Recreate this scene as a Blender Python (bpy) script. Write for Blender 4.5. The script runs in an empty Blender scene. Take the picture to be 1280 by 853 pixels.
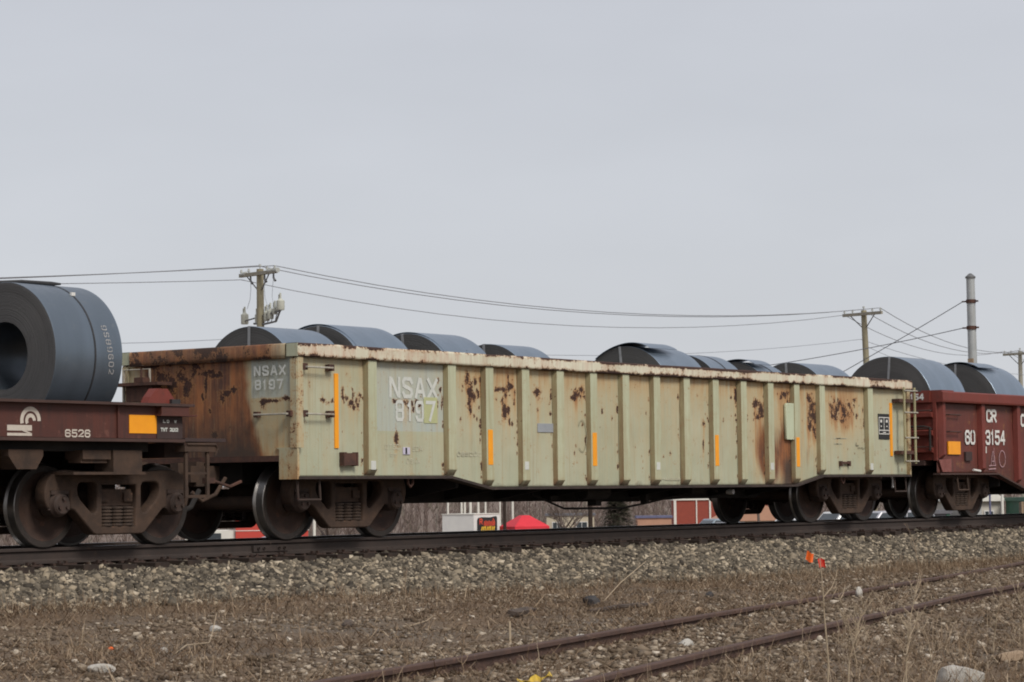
import bpy, bmesh, math, random
import numpy as np
from mathutils import Vector, Matrix
R = math.radians
SC = bpy.context.scene
COL = SC.collection
rng = np.random.default_rng(7)
random.seed(7)

# ------------------------------------------------------------------ camera
CAM = Vector((-31.2996, -21.5987, 0.5277))
YAW, PIT, ROL = 0.9425, 0.0601, 0.0127
fw = Vector((math.sin(YAW)*math.cos(PIT), math.cos(YAW)*math.cos(PIT), math.sin(PIT)))
rt = Vector((math.cos(YAW), -math.sin(YAW), 0)); up = rt.cross(fw)
r2 = rt*math.cos(ROL) - up*math.sin(ROL); u2 = rt*math.sin(ROL) + up*math.cos(ROL)
cd = bpy.data.cameras.new('camera'); cam = bpy.data.objects.new('camera', cd); COL.objects.link(cam)
m = Matrix((r2, u2, -fw)).transposed().to_4x4(); m.translation = CAM
cam.matrix_world = m
cd.sensor_width = 36; cd.sensor_fit = 'HORIZONTAL'; cd.lens = 3179.45/1280*36
cd.clip_start = 0.5; cd.clip_end = 6000
cd.dof.use_dof = True; cd.dof.focus_distance = 33; cd.dof.aperture_fstop = 11
SC.camera = cam
# ------------------------------------------------------------------ light
W = bpy.data.worlds.new('World'); SC.world = W; W.use_nodes = True
SUN_EL, SUN_AZ = R(44), R(198)          # azimuth measured from +Y toward +X
def world():
    t = W.node_tree; t.nodes.clear()
    out = t.nodes.new('ShaderNodeOutputWorld')
    sky = t.nodes.new('ShaderNodeTexSky'); sky.sky_type = 'NISHITA'; sky.sun_disc = False
    sky.sun_elevation = SUN_EL; sky.sun_rotation = SUN_AZ; sky.dust_density = 4.0; sky.air_density = 1.0
    b1 = t.nodes.new('ShaderNodeBackground'); b1.inputs[1].default_value = 0.10
    t.links.new(sky.outputs[0], b1.inputs[0])
    tc = t.nodes.new('ShaderNodeTexCoord')
    sep = t.nodes.new('ShaderNodeSeparateXYZ'); t.links.new(tc.outputs['Generated'], sep.inputs[0])
    cr = t.nodes.new('ShaderNodeValToRGB'); t.links.new(sep.outputs[2], cr.inputs[0])
    e = cr.color_ramp.elements
    e[0].position = 0.0; e[0].color = (0.440, 0.454, 0.478, 1)
    e[1].position = 0.35; e[1].color = (0.358, 0.362, 0.392, 1)
    k = e.new(0.10); k.color = (0.396, 0.407, 0.435, 1)
    mp = t.nodes.new('ShaderNodeMapping'); mp.inputs['Scale'].default_value = (1.6, 1.6, 5)
    t.links.new(tc.outputs['Generated'], mp.inputs[0])
    nz = t.nodes.new('ShaderNodeTexNoise'); nz.inputs['Scale'].default_value = 2.2; nz.inputs['Detail'].default_value = 4
    t.links.new(mp.outputs[0], nz.inputs['Vector'])
    mr = t.nodes.new('ShaderNodeMapRange'); mr.inputs[1].default_value = .3; mr.inputs[2].default_value = .7
    mr.inputs[3].default_value = .94; mr.inputs[4].default_value = 1.06
    t.links.new(nz.outputs[0], mr.inputs[0])
    mx = t.nodes.new('ShaderNodeVectorMath'); mx.operation = 'SCALE'
    t.links.new(cr.outputs[0], mx.inputs[0]); t.links.new(mr.outputs[0], mx.inputs['Scale'])
    b2 = t.nodes.new('ShaderNodeBackground'); b2.inputs[1].default_value = 1.0
    t.links.new(mx.outputs[0], b2.inputs[0])
    ms = t.nodes.new('ShaderNodeMixShader'); ms.inputs[0].default_value = 0.9
    t.links.new(b1.outputs[0], ms.inputs[1]); t.links.new(b2.outputs[0], ms.inputs[2])
    t.links.new(ms.outputs[0], out.inputs[0])
world()
sl = bpy.data.lights.new('sun', 'SUN'); sl.energy = 1.5; sl.angle = R(18); sl.color = (1.0, 0.955, 0.89)
sun = bpy.data.objects.new('sun', sl); COL.objects.link(sun)
sdir = Vector((math.sin(SUN_AZ)*math.cos(SUN_EL), math.cos(SUN_AZ)*math.cos(SUN_EL), math.sin(SUN_EL)))
sun.rotation_euler = sdir.to_track_quat('Z', 'Y').to_euler(); sun.location = sdir*50
vs = SC.view_settings; vs.view_transform = 'Standard'; vs.look = 'None'; vs.exposure = 0.66; vs.gamma = 1.0; vs.use_curve_mapping = False
SC.cycles.filter_width = 1.9
SC.cycles.max_bounces = 5; SC.cycles.diffuse_bounces = 3; SC.cycles.glossy_bounces = 2

# ------------------------------------------------------------------ materials
def nn(t, kind, ins=None, **props):
    nd = t.nodes.new(kind)
    for k, v in props.items(): setattr(nd, k, v)
    for k, v in (ins or {}).items(): sock(t, nd.inputs[k], v)
    return nd
def sock(t, s, v):
    if isinstance(v, bpy.types.NodeSocket): t.links.new(v, s)
    elif s.type == 'RGBA' and len(v) == 3: s.default_value = (*v, 1)
    else: s.default_value = v
def mixc(t, f, a, b):
    nd = t.nodes.new('ShaderNodeMix'); nd.data_type = 'RGBA'
    sock(t, nd.inputs[0], f); sock(t, nd.inputs[6], a); sock(t, nd.inputs[7], b); return nd.outputs[2]
def mth(t, op, a, b=0.0, clamp=False):
    nd = t.nodes.new('ShaderNodeMath'); nd.operation = op; nd.use_clamp = clamp
    sock(t, nd.inputs[0], a); sock(t, nd.inputs[1], b); return nd.outputs[0]
def rmp(t, f, lo, hi, a=0.0, b=1.0):
    nd = t.nodes.new('ShaderNodeMapRange'); nd.clamp = True
    sock(t, nd.inputs[0], f); nd.inputs[1].default_value = lo; nd.inputs[2].default_value = hi
    nd.inputs[3].default_value = a; nd.inputs[4].default_value = b; return nd.outputs[0]
def vec(t, scale=(1, 1, 1), loc=(0, 0, 0)):
    tc = t.nodes.new('ShaderNodeTexCoord')
    mp = t.nodes.new('ShaderNodeMapping'); mp.inputs['Scale'].default_value = scale; mp.inputs['Location'].default_value = loc
    t.links.new(tc.outputs['Object'], mp.inputs[0]); return mp.outputs[0]
def noi(t, v, scale, detail=4, rough=.6):
    nd = t.nodes.new('ShaderNodeTexNoise'); sock(t, nd.inputs['Vector'], v)
    nd.inputs['Scale'].default_value = scale; nd.inputs['Detail'].default_value = detail; nd.inputs['Roughness'].default_value = rough
    return nd.outputs[0]
def att(t, name):
    nd = t.nodes.new('ShaderNodeAttribute'); nd.attribute_name = name; return nd.outputs['Fac']
def newmat(name):
    ma = bpy.data.materials.new(name); ma.use_nodes = True; t = ma.node_tree
    return ma, t, t.nodes['Principled BSDF']
def finish(t, bs, col, rough=.8, metal=0.0, height=None, dist=.01, strength=.6):
    sock(t, bs.inputs['Base Color'], col); sock(t, bs.inputs['Roughness'], rough); sock(t, bs.inputs['Metallic'], metal)
    if height is not None:
        b = nn(t, 'ShaderNodeBump', {'Height': height, 'Distance': dist, 'Strength': strength})
        t.links.new(b.outputs[0], bs.inputs['Normal'])
def grimy(name, c1, c2, scale=4, rough=.8, metal=0.0, bump=.004, c3=None, amt3=.55, streak=0.0, cs=None, stretch=(1, 1, 1)):
    """paint or metal of two blended tones, a third in patches, and rain streaks"""
    ma, t, bs = newmat(name)
    v = vec(t, stretch)
    f = rmp(t, noi(t, v, scale, 6, .65), .35, .65)
    c = mixc(t, f, c1, c2)
    if c3 is not None:
        c = mixc(t, rmp(t, noi(t, v, scale*2.7, 5, .7), amt3, amt3+.1), c, c3)
    if streak:
        s = rmp(t, noi(t, vec(t, (9, 9, .7)), 2.0, 4, .6), .5, .72, 0, streak)
        c = mixc(t, s, c, cs or c2)
    finish(t, bs, c, rough, metal, noi(t, v, scale*9, 4, .7), bump)
    return ma
def tinted(name, cols, rough=.95):
    ma, t, bs = newmat(name)
    cr = t.nodes.new('ShaderNodeValToRGB'); sock(t, cr.inputs[0], att(t, 'tint'))
    e = cr.color_ramp.elements
    while len(e) < len(cols): e.new(.5)
    for i, c in enumerate(cols): e[i].position = i/(len(cols)-1); e[i].color = (*c, 1)
    finish(t, bs, cr.outputs[0], rough); bs.inputs['Specular IOR Level'].default_value = .2
    return ma
GREEN_A, GREEN_B = (.45, .462, .335), (.385, .408, .288)
RUST_D, RUST_O, RUST_B = (.022, .011, .011), (.30, .115, .035), (.12, .05, .026)
def paint_mat(name, A, B, tan, spots=1.0, streak=.5, rough=.62):
    """faded rolling stock paint: rust, stain, wash and grime come from painted attributes broken up by noise"""
    ma, t, bs = newmat(name)
    v = vec(t); vs_ = vec(t, (7, 7, .55))
    big = noi(t, v, 1.1, 4, .6); med = noi(t, v, 7, 5, .65); fine = noi(t, v, 38, 4, .7); st = noi(t, vs_, 2.2, 5, .65)
    c = mixc(t, rmp(t, big, .35, .65), A, B)
    c = mixc(t, rmp(t, st, .48, .75, 0, streak*.5), c, tan)
    pm = rmp(t, mth(t, 'ADD', att(t, 'patch'), mth(t, 'MULTIPLY', mth(t, 'SUBTRACT', fine, .5), .35)), .42, .58, 0, .92)
    c = mixc(t, pm, c, mixc(t, rmp(t, st, .4, .7), (.40, .455, .42), (.435, .465, .385)))
    sk = noi(t, vec(t, (13, 13, .45), (7, 3, 1)), 1.6, 5, .7)
    c = mixc(t, rmp(t, sk, .54, .72, 0, .42), c, tuple(q*.55 for q in tan))
    stain = att(t, 'stain')
    sm = mth(t, 'MULTIPLY', stain, rmp(t, mth(t, 'ADD', st, mth(t, 'MULTIPLY', med, .5)), .35, .80), True)
    c = mixc(t, sm, c, tan)
    sm2 = rmp(t, mth(t, 'ADD', mth(t, 'MULTIPLY', stain, .9), mth(t, 'MULTIPLY', mth(t, 'SUBTRACT', st, .5), 1.4)), .75, 1.35, 0, .9)
    c = mixc(t, sm2, c, RUST_O)
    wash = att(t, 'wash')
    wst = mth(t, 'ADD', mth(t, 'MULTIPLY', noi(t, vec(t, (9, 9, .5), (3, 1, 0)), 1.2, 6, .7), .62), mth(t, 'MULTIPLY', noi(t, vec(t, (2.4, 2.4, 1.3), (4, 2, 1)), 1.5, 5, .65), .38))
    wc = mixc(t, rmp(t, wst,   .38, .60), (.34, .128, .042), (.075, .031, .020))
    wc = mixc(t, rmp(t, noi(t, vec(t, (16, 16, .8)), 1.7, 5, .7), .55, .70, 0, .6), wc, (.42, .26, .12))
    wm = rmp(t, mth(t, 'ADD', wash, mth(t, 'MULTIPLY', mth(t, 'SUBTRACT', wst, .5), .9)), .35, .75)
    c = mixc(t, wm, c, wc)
    rust = att(t, 'rust')
    ra = mth(t, 'ADD', rust, mth(t, 'ADD', mth(t, 'MULTIPLY', mth(t, 'SUBTRACT', med, .5), 1.9), mth(t, 'MULTIPLY', mth(t, 'SUBTRACT', fine, .5), 1.7)))
    c = mixc(t, rmp(t, ra, .28, .62, 0, .75), c, (.36, .17, .06))
    c = mixc(t, rmp(t, ra, .55, .64, 0, .96), c, mixc(t, rmp(t, fine, .45, .65), RUST_D, (.07, .026, .017)))
    sp = noi(t, vec(t, (1, 1, .75), (5, 2, 8)), 17, 3, .6)
    c = mixc(t, rmp(t, sp, .735-.02*spots, .765-.02*spots, 0, .8), c, RUST_B)
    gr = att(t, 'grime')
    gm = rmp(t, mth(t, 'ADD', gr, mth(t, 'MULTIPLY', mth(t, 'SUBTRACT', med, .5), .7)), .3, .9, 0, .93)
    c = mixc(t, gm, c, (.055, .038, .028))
    rg = rmp(t, ra, .4, .7, rough, .92)
    finish(t, bs, c, rg, 0.0, mth(t, 'ADD', mth(t, 'MULTIPLY', fine, .5), mth(t, 'MULTIPLY', ra, .3)), .004, .5)
    return ma
TAN = (.49, .345, .175)
M = {}
M['green'] = paint_mat('pale_green_paint', GREEN_A, GREEN_B, TAN)
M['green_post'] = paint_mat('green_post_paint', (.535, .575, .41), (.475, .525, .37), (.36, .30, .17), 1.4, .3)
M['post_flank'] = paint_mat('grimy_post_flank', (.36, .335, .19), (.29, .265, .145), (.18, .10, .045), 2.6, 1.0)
M['chord'] = paint_mat('chipped_chord_paint', (.70, .67, .53), (.58, .56, .42), (.44, .17, .09), 1.2, .4)
M['patch'] = grimy('grey_green_patch', (.335, .375, .315), (.30, .335, .29), 3, .65, c3=(.36, .37, .27), amt3=.62, streak=.3, cs=(.36, .33, .21))
M['lime_patch'] = grimy('lime_patch', (.46, .48, .25), (.42, .43, .23), 5, .7)
M['letter'] = grimy('faded_white_lettering', (.62, .63, .58), (.53, .545, .50), 9, .7, c3=(.40, .42, .35), amt3=.60)
M['faint'] = grimy('nearly_worn_off_stencil', (.52, .50, .38), (.46, .44, .31), 14, .8, c3=(.42, .40, .26), amt3=.55)
M['white'] = grimy('white_paint', (.72, .71, .67), (.62, .61, .57), 6, .6, c3=(.42, .36, .30), amt3=.66)
M['orange'] = grimy('orange_reflector', (.92, .36, .008), (.86, .32, .008), 8, .45, bump=.0005)
M['grime_flange'] = grimy('grimy_side_sill', (.055, .037, .03), (.03, .022, .019), 4, .9, c3=(.20, .17, .11), amt3=.62)
M['under'] = grimy('underframe_black', (.014, .012, .011), (.026, .021, .018), 5, .9)
M['truck'] = grimy('dusty_truck_steel', (.074, .042, .026), (.038, .023, .0155), 5, .85, c3=(.135, .068, .037), amt3=.63, bump=.006)
M['spring'] = grimy('spring_steel', (.075, .047, .031), (.04, .027, .021), 9, .8)
M['wheel_face'] = grimy('rusty_wheel_plate', (.060, .031, .020), (.034, .020, .015), 3, .8, c3=(.10, .04, .023), amt3=.6)
M['tread'] = grimy('polished_wheel_tread', (.22, .21, .20), (.15, .14, .13), 6, .35, .85, bump=.0005)
M['rim'] = grimy('wheel_rim_side', (.05, .038, .031), (.032, .026, .022), 6, .55, .35)
M['bearing'] = grimy('bearing_cap_rust', (.058, .035, .026), (.036, .024, .019), 8, .8, c3=(.11, .038, .025), amt3=.62)
M['iron'] = grimy('worn_grab_iron', (.45, .44, .38), (.30, .26, .2), 8, .6, c3=(.12, .05, .03), amt3=.58)
M['rust'] = grimy('rusty_bracket', (.10, .045, .03), (.05, .026, .02), 9, .9)
M['steel'] = grimy('bright_worn_steel', (.5, .5, .5), (.35, .34, .33), 12, .35, .8)
M['brown'] = grimy('conrail_brown', (.098, .028, .018), (.070, .023, .016), 2.5, .62, c3=(.135, .052, .036), amt3=.60, streak=.75, cs=(.05, .022, .017))
M['brown_top'] = grimy('grimy_flange_brown', (.075, .038, .03), (.05, .028, .023), 5, .85)
M['brown_dark'] = grimy('dark_plate', (.052, .03, .027), (.04, .025, .023), 5, .8)
M['red'] = paint_mat('oxide_red_paint', (.18, .038, .025), (.132, .028, .02), (.075, .030, .022), 1.8, 1.0)
M['red_chord'] = grimy('oxide_red_chord', (.185, .034, .022), (.15, .03, .02), 3, .6, c3=(.10, .03, .02), amt3=.62, streak=.3, cs=(.09, .03, .02))
M['scuff'] = grimy('pink_scuffed_red', (.24, .085, .07), (.17, .05, .04), 7, .7, c3=(.36, .2, .17), amt3=.62)
M['coil'] = None
M['rail'] = grimy('brown_rail_side', (.047, .032, .026), (.033, .024, .020), 5, .8, c3=(.068, .041, .029), amt3=.6, bump=.003)
M['railtop'] = grimy('rail_running_top', (.42, .43, .45), (.33, .34, .36), 8, .3, .9, bump=.0004)
M['sidingrail'] = grimy('rusty_siding_rail', (.095, .050, .035), (.060, .034, .026), 6, .85, c3=(.16, .092, .064), amt3=.6, bump=.004)
M['tie'] = grimy('creosoted_tie', (.045, .028, .019), (.026, .017, .013), 8, .95, c3=(.075, .048, .032), amt3=.6, bump=.01, stretch=(1, .2, 1))
M['plate'] = grimy('rusty_tie_plate', (.058, .031, .021), (.038, .022, .017), 9, .9)
M['pole'] = grimy('weathered_pole_wood', (.30, .27, .18), (.24, .21, .14), 3, .9, streak=.4, cs=(.2, .16, .11), bump=.01)
M['arm'] = grimy('weathered_crossarm', (.34, .32, .26), (.26, .24, .19), 6, .9)
M['porcelain'] = grimy('grey_porcelain', (.44, .45, .42), (.36, .37, .34), 8, .4)
M['hardware'] = grimy('galvanised_hardware', (.20, .20, .20), (.14, .14, .14), 8, .6, .4)
M['pale_box'] = grimy('pale_switch_housing', (.52, .52, .45), (.44, .45, .38), 8, .6)
M['mast'] = grimy('galvanised_mast', (.42, .44, .44), (.35, .37, .37), 2, .6, .2, c3=(.30, .24, .15), amt3=.63, streak=.3, cs=(.3, .25, .19))
M['wire'] = grimy('aged_wire', (.21, .215, .23), (.17, .175, .19), 1, .7)
M['wire_light'] = grimy('pale_aged_wire', (.30, .32, .35), (.26, .28, .31), 1, .7)
def coil_mat(name, k, metal):
    ma, t, bs = newmat(name); K = lambda *c: tuple(q*k for q in c)
    v = vec(t)
    a = noi(t, vec(t, (3, .5, .5)), 1.2, 2, .5); b = noi(t, v, 5, 5, .7)
    c = mixc(t, rmp(t, a, .35, .65), K(.275, .338, .41), K(.235, .29, .35))
    c = mixc(t, rmp(t, b, .60, .75, 0, .5), c, K(.38, .40, .41))
    finish(t, bs, c, rmp(t, b, .3, .7, .30, .46), metal, noi(t, vec(t, (5, 1, 1)), 1.2, 2, .5), .006, .25)
    return ma
M['coil'] = coil_mat('pale_coil_steel', .98, .75); M['coil_bore'] = coil_mat('dark_coil_bore', .22, .5); M['coil_dark'] = coil_mat('blue_grey_coil_steel', .56, .55)  # bore is the coil steel with the shade inside the hole put into its colour
def coil_face_mat():
    ma, t, bs = newmat('wound_coil_edge')
    tc = t.nodes.new('ShaderNodeTexCoord'); sp = t.nodes.new('ShaderNodeSeparateXYZ'); t.links.new(tc.outputs['Object'], sp.inputs[0])
    y2 = mth(t, 'MULTIPLY', sp.outputs[1], sp.outputs[1]); z2 = mth(t, 'MULTIPLY', sp.outputs[2], sp.outputs[2])
    r = mth(t, 'SQRT', mth(t, 'ADD', y2, z2))
    cb = t.nodes.new('ShaderNodeCombineXYZ'); t.links.new(mth(t, 'MULTIPLY', r, 40.0), cb.inputs[0])
    ring = noi(t, cb.outputs[0], 1.6, 5, .8)
    c = mixc(t, rmp(t, ring, .35, .65), (.042, .041, .040), (.118, .114, .110))
    c = mixc(t, rmp(t, noi(t, vec(t), 1.8, 4, .6), .5, .75, 0, .5), c, (.105, .094, .082))
    finish(t, bs, c, .6, .2, ring, .02, .9)
    return ma
M['coil_face'] = coil_face_mat()
M['strap'] = grimy('steel_strap', (.34, .345, .35), (.26, .265, .27), 8, .5, .4)
M['strap_dark'] = grimy('dark_strap', (.03, .03, .032), (.02, .02, .022), 8, .6)
M['stencil_grey'] = grimy('chalk_grey', (.42, .41, .40), (.33, .32, .31), 16, .8, c3=(.14, .12, .12), amt3=.58)
def ground_mat():
    ma, t, bs = newmat('dirt_and_thatch')
    v = vec(t)
    a = noi(t, v, .55, 5, .6); b = noi(t, v, 5, 6, .7); f = noi(t, v, 40, 4, .7)
    c = mixc(t, rmp(t, b, .35, .68), (.160, .110, .071), (.240, .174, .117))
    c = mixc(t, rmp(t, a, .48, .66, 0, .7), c, (.20, .175, .145))
    c = mixc(t, rmp(t, f, .55, .75, 0, .5), c, (.27, .25, .22))
    c = mixc(t, rmp(t, f, .46, .3, 0, .75), c, (.045, .032, .024))
    c = mixc(t, rmp(t, noi(t, v, 1.7, 5, .7), .52, .68, 0, .55), c, (.075, .053, .038))
    finish(t, bs, c, .97, 0, mth(t, 'ADD', b, mth(t, 'MULTIPLY', f, .5)), .06, .8); bs.inputs['Specular IOR Level'].default_value = .15
    return ma
M['ground'] = ground_mat()
M['ballast_base'] = grimy('ballast_bed_dust', (.15, .135, .112), (.10, .09, .075), 14, .97, c3=(.26, .24, .2), amt3=.6, bump=.03)
M['stone'] = tinted('ballast_stone', [(.045, .038, .031), (.118, .100, .076), (.195, .165, .124), (.335, .275, .195), (.56, .48, .365)])
M['gravel'] = tinted('ground_gravel', [(.055, .038, .026), (.125, .092, .062), (.205, .158, .112), (.36, .298, .225), (.62, .55, .455)])
M['grass'] = tinted('dry_grass_blade', [(.050, .030, .018), (.115, .072, .043), (.195, .132, .082), (.325, .245, .163), (.48, .385, .268)])
M['stalk'] = grimy('dry_straw', (.40, .315, .215), (.31, .24, .16), 10, .9)
M['weed'] = grimy('dry_weed', (.34, .25, .165), (.25, .175, .112), 10, .9)
M['wood_grey'] = grimy('weathered_wood_scrap', (.10, .075, .058), (.06, .044, .036), 10, .95, bump=.01, stretch=(.3, 1, 1))
M['white_rock'] = grimy('pale_limestone', (.52, .49, .44), (.40, .375, .33), 9, .95, c3=(.28, .25, .21), amt3=.6, bump=.02)
M['black_scrap'] = grimy('black_rubber_scrap', (.022, .02, .021), (.04, .036, .036), 8, .7)
M['yellow_paper'] = grimy('yellow_litter', (.62, .42, .05), (.5, .34, .05), 12, .8)
M['flag_orange'] = grimy('orange_flag_film', (.95, .16, .015), (.85, .13, .015), 12, .6, bump=.002)
M['flag_red'] = grimy('red_flag_film', (.75, .045, .025), (.62, .035, .02), 12, .6, bump=.002)
M['asphalt'] = grimy('asphalt', (.06, .06, .062), (.05, .05, .05), 8, .95)
M['concrete'] = grimy('pale_concrete', (.30, .315, .335), (.26, .27, .29), 4, .9, streak=.3, cs=(.2, .2, .2))
M['bark'] = grimy('grey_bark', (.16, .125, .105), (.12, .092, .077), 2, .95)
M['woods'] = tinted('bare_woods_twigs', [(.16, .118, .10), (.19, .145, .124), (.22, .172, .15), (.19, .168, .125), (.30, .262, .23)])
M['hill'] = grimy('leaf_litter_hill', (.20, .148, .12), (.15, .112, .092), .15, .97, c3=(.23, .19, .15), amt3=.55, bump=.1)
M['needles'] = tinted('conifer_needles', [(.035, .038, .025), (.06, .06, .04), (.095, .082, .056), (.13, .105, .078)])
M['brick'] = grimy('red_brick_wall', (.30, .066, .042), (.26, .058, .038), 3, .9)
M['trim'] = grimy('white_trim', (.74, .72, .64), (.66, .64, .58), 3, .7)
M['salmon'] = grimy('salmon_wall', (.48, .27, .18), (.42, .235, .16), 1, .9)
M['beige'] = grimy('beige_wall', (.50, .44, .33), (.44, .385, .29), 1, .9)
M['cream'] = grimy('cream_wall', (.56, .53, .46), (.50, .47, .41), 1, .9)
M['roofgrey'] = grimy('grey_roofing', (.16, .16, .18), (.12, .12, .13), 2, .9)
M['roofblue'] = grimy('slate_blue_roof', (.14, .145, .24), (.11, .115, .19), 2, .8)
M['glass'] = grimy('dark_window_glass', (.06, .07, .08), (.04, .05, .055), 2, .15, bump=.0002)
M['sill'] = grimy('white_window_frame', (.70, .70, .68), (.6, .6, .58), 4, .6)
M['green_awning'] = grimy('dark_green_metal', (.03, .12, .075), (.025, .09, .06), 2, .6)
M['tent'] = grimy('red_canopy_cloth', (.66, .026, .042), (.58, .022, .036), 2, .6, bump=.004)
M['trailer'] = grimy('white_trailer_skin', (.76, .75, .71), (.70, .69, .66), 2, .5)
M['stencil_dark'] = grimy('worn_black_stencil', (.16, .15, .11), (.22, .21, .14), 12, .8)
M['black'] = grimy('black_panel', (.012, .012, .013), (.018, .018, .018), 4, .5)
M['flame_red'] = grimy('sign_red', (.72, .06, .03), (.66, .09, .03), 6, .5)
M['flame_yellow'] = grimy('sign_yellow', (.85, .60, .04), (.85, .45, .03), 6, .5)
M['tyre'] = grimy('tyre_rubber', (.02, .02, .02), (.03, .03, .03), 6, .9)
M['lamp'] = grimy('clear_lamp', (.7, .7, .68), (.6, .6, .6), 8, .2)
M['lavender'] = grimy('pale_lavender_emblem', (.55, .52, .62), (.5, .47, .58), 4, .6)
def carpaint(n, c): return grimy(n, c, tuple(x*.93 for x in c), 2, .32, .1, bump=.0003)
M['car_white'] = carpaint('white_car_paint', (.68, .68, .67)); M['car_silver'] = carpaint('silver_car_paint', (.42, .42, .45))
M['car_blue'] = carpaint('grey_blue_car_paint', (.22, .27, .31)); M['car_red'] = carpaint('red_vehicle_paint', (.60, .08, .06))

# ------------------------------------------------------------------ mesh helpers
def vnoise(x, y, seed=0):
    x = np.asarray(x, float); y = np.asarray(y, float)
    xi = np.floor(x).astype(np.int64); yi = np.floor(y).astype(np.int64); fx = x-xi; fy = y-yi
    def h(a, b):
        n = (a*374761393 + b*668265263 + seed*982451653) & 0x7fffffff
        n = ((n ^ (n >> 13))*1274126177) & 0x7fffffff
        return ((n ^ (n >> 16)) & 0xffff)/65535.0
    u = fx*fx*(3-2*fx); v = fy*fy*(3-2*fy)
    return (h(xi, yi)*(1-u)+h(xi+1, yi)*u)*(1-v) + (h(xi, yi+1)*(1-u)+h(xi+1, yi+1)*u)*v
def fbm(x, y, seed=0, oc=4):
    s = 0; a = .5
    for k in range(oc): s = s + a*vnoise(np.asarray(x)*2**k, np.asarray(y)*2**k, seed+k); a *= .5
    return s
class MB:
    def __init__(s): s.v = []; s.f = []; s.m = []
    def add(s, vs_, fs, mi=0):
        o = len(s.v); s.v += [tuple(p) for p in vs_]; s.f += [tuple(i+o for i in f) for f in fs]; s.m += [mi]*len(fs); return s
    def box(s, a, b, mi=0, mat=None):
        (x0, y0, z0), (x1, y1, z1) = [min(p, q) for p, q in zip(a, b)], [max(p, q) for p, q in zip(a, b)]
        P = [(x0, y0, z0), (x1, y0, z0), (x1, y1, z0), (x0, y1, z0), (x0, y0, z1), (x1, y0, z1), (x1, y1, z1), (x0, y1, z1)]
        if mat is not None: P = [mat @ Vector(p) for p in P]
        return s.add(P, [(0, 3, 2, 1), (4, 5, 6, 7), (0, 1, 5, 4), (1, 2, 6, 5), (2, 3, 7, 6), (3, 0, 4, 7)], mi)
    def prism(s, poly, axis, a, b, mi=0):
        """poly in the two other axes, extruded along axis from a to b"""
        def pt(p, t): q = list(p); q.insert(axis, t); return q
        n = len(poly); V = [pt(p, a) for p in poly]+[pt(p, b) for p in poly]
        ar = sum(poly[i][0]*poly[(i+1) % n][1]-poly[(i+1) % n][0]*poly[i][1] for i in range(n))
        if axis == 1: ar = -ar
        F = [tuple(range(n))[::-1], tuple(range(n, 2*n))]+[(i, (i+1) % n, n+(i+1) % n, n+i) for i in range(n)]
        if (ar < 0) != (b < a): F = [f[::-1] for f in F]
        return s.add(V, F, mi)
    def tube(s, path, r, n=8, mi=0, cap=True):
        P = [Vector(p) for p in path]; k = len(P); rr = r if hasattr(r, '__len__') else [r]*k
        base = len(s.v); prev = None
        for i, p in enumerate(P):
            d = (P[min(i+1, k-1)]-P[max(i-1, 0)]).normalized()
            a = Vector((0, 0, 1)) if prev is None else prev
            if abs(a.dot(d)) > .95: a = Vector((1, 0, 0)) if abs(d.x) < .9 else Vector((0, 1, 0))
            x = (a-d*a.dot(d)).normalized(); y = d.cross(x); prev = x
            for j in range(n):
                t = 2*math.pi*j/n; s.v.append(tuple(p+(x*math.cos(t)+y*math.sin(t))*rr[i]))
        for i in range(k-1):
            for j in range(n):
                s.f.append((base+i*n+j, base+i*n+(j+1) % n, base+(i+1)*n+(j+1) % n, base+(i+1)*n+j)); s.m.append(mi)
        if cap:
            s.f.append(tuple(base+j for j in range(n))[::-1]); s.m.append(mi)
            s.f.append(tuple(base+(k-1)*n+j for j in range(n))); s.m.append(mi)
        return s
    def lathe(s, prof, axis, center, n=24, mis=None, flip=False):
        """prof: (along axis, radius) list"""
        base = len(s.v); c = Vector(center); k = len(prof)
        for (a, r) in prof:
            for j in range(n):
                t = 2*math.pi*j/n; q = [r*math.cos(t), r*math.sin(t)]; q.insert(axis, a); s.v.append(tuple(c+Vector(q)))
        for i in range(k-1):
            for j in range(n):
                f = (base+i*n+j, base+i*n+(j+1) % n, base+(i+1)*n+(j+1) % n, base+(i+1)*n+j)
                s.f.append(f[::-1] if flip else f); s.m.append(mis[i] if mis else 0)
        return s
    def build(s, name, mats, parent=None, smooth=0, loc=None, kind=None):
        me = bpy.data.meshes.new(name); me.from_pydata(s.v, [], s.f)
        mats = mats if isinstance(mats, (list, tuple)) else [mats]
        for q in mats: me.materials.append(M[q] if isinstance(q, str) else q)
        if len(mats) > 1: me.polygons.foreach_set('material_index', s.m)
        bm = bmesh.new(); bm.from_mesh(me); bmesh.ops.recalc_face_normals(bm, faces=bm.faces); bm.to_mesh(me); bm.free()
        if smooth:
            me.polygons.foreach_set('use_smooth', [True]*len(me.polygons)); me.set_sharp_from_angle(angle=R(smooth))
        me.update(); return link(name, me, parent, loc, kind)
def link(name, me, parent=None, loc=None, kind=None):
    o = bpy.data.objects.new(name, me); COL.objects.link(o)
    if parent is not None: o.parent = parent
    if loc is not None: o.location = loc
    if kind: o['kind'] = kind
    return o
def tag(o, label, cat, group=None):
    o['label'] = label; o['category'] = cat
    if group: o['group'] = group
    return o
def thing(name, label, cat, loc=(0, 0, 0), rotz=0, group=None):
    o = bpy.data.objects.new(name, None); o.empty_display_size = .3; COL.objects.link(o); o.location = loc; o.rotation_euler = (0, 0, rotz)
    return tag(o, label, cat, group)
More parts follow.
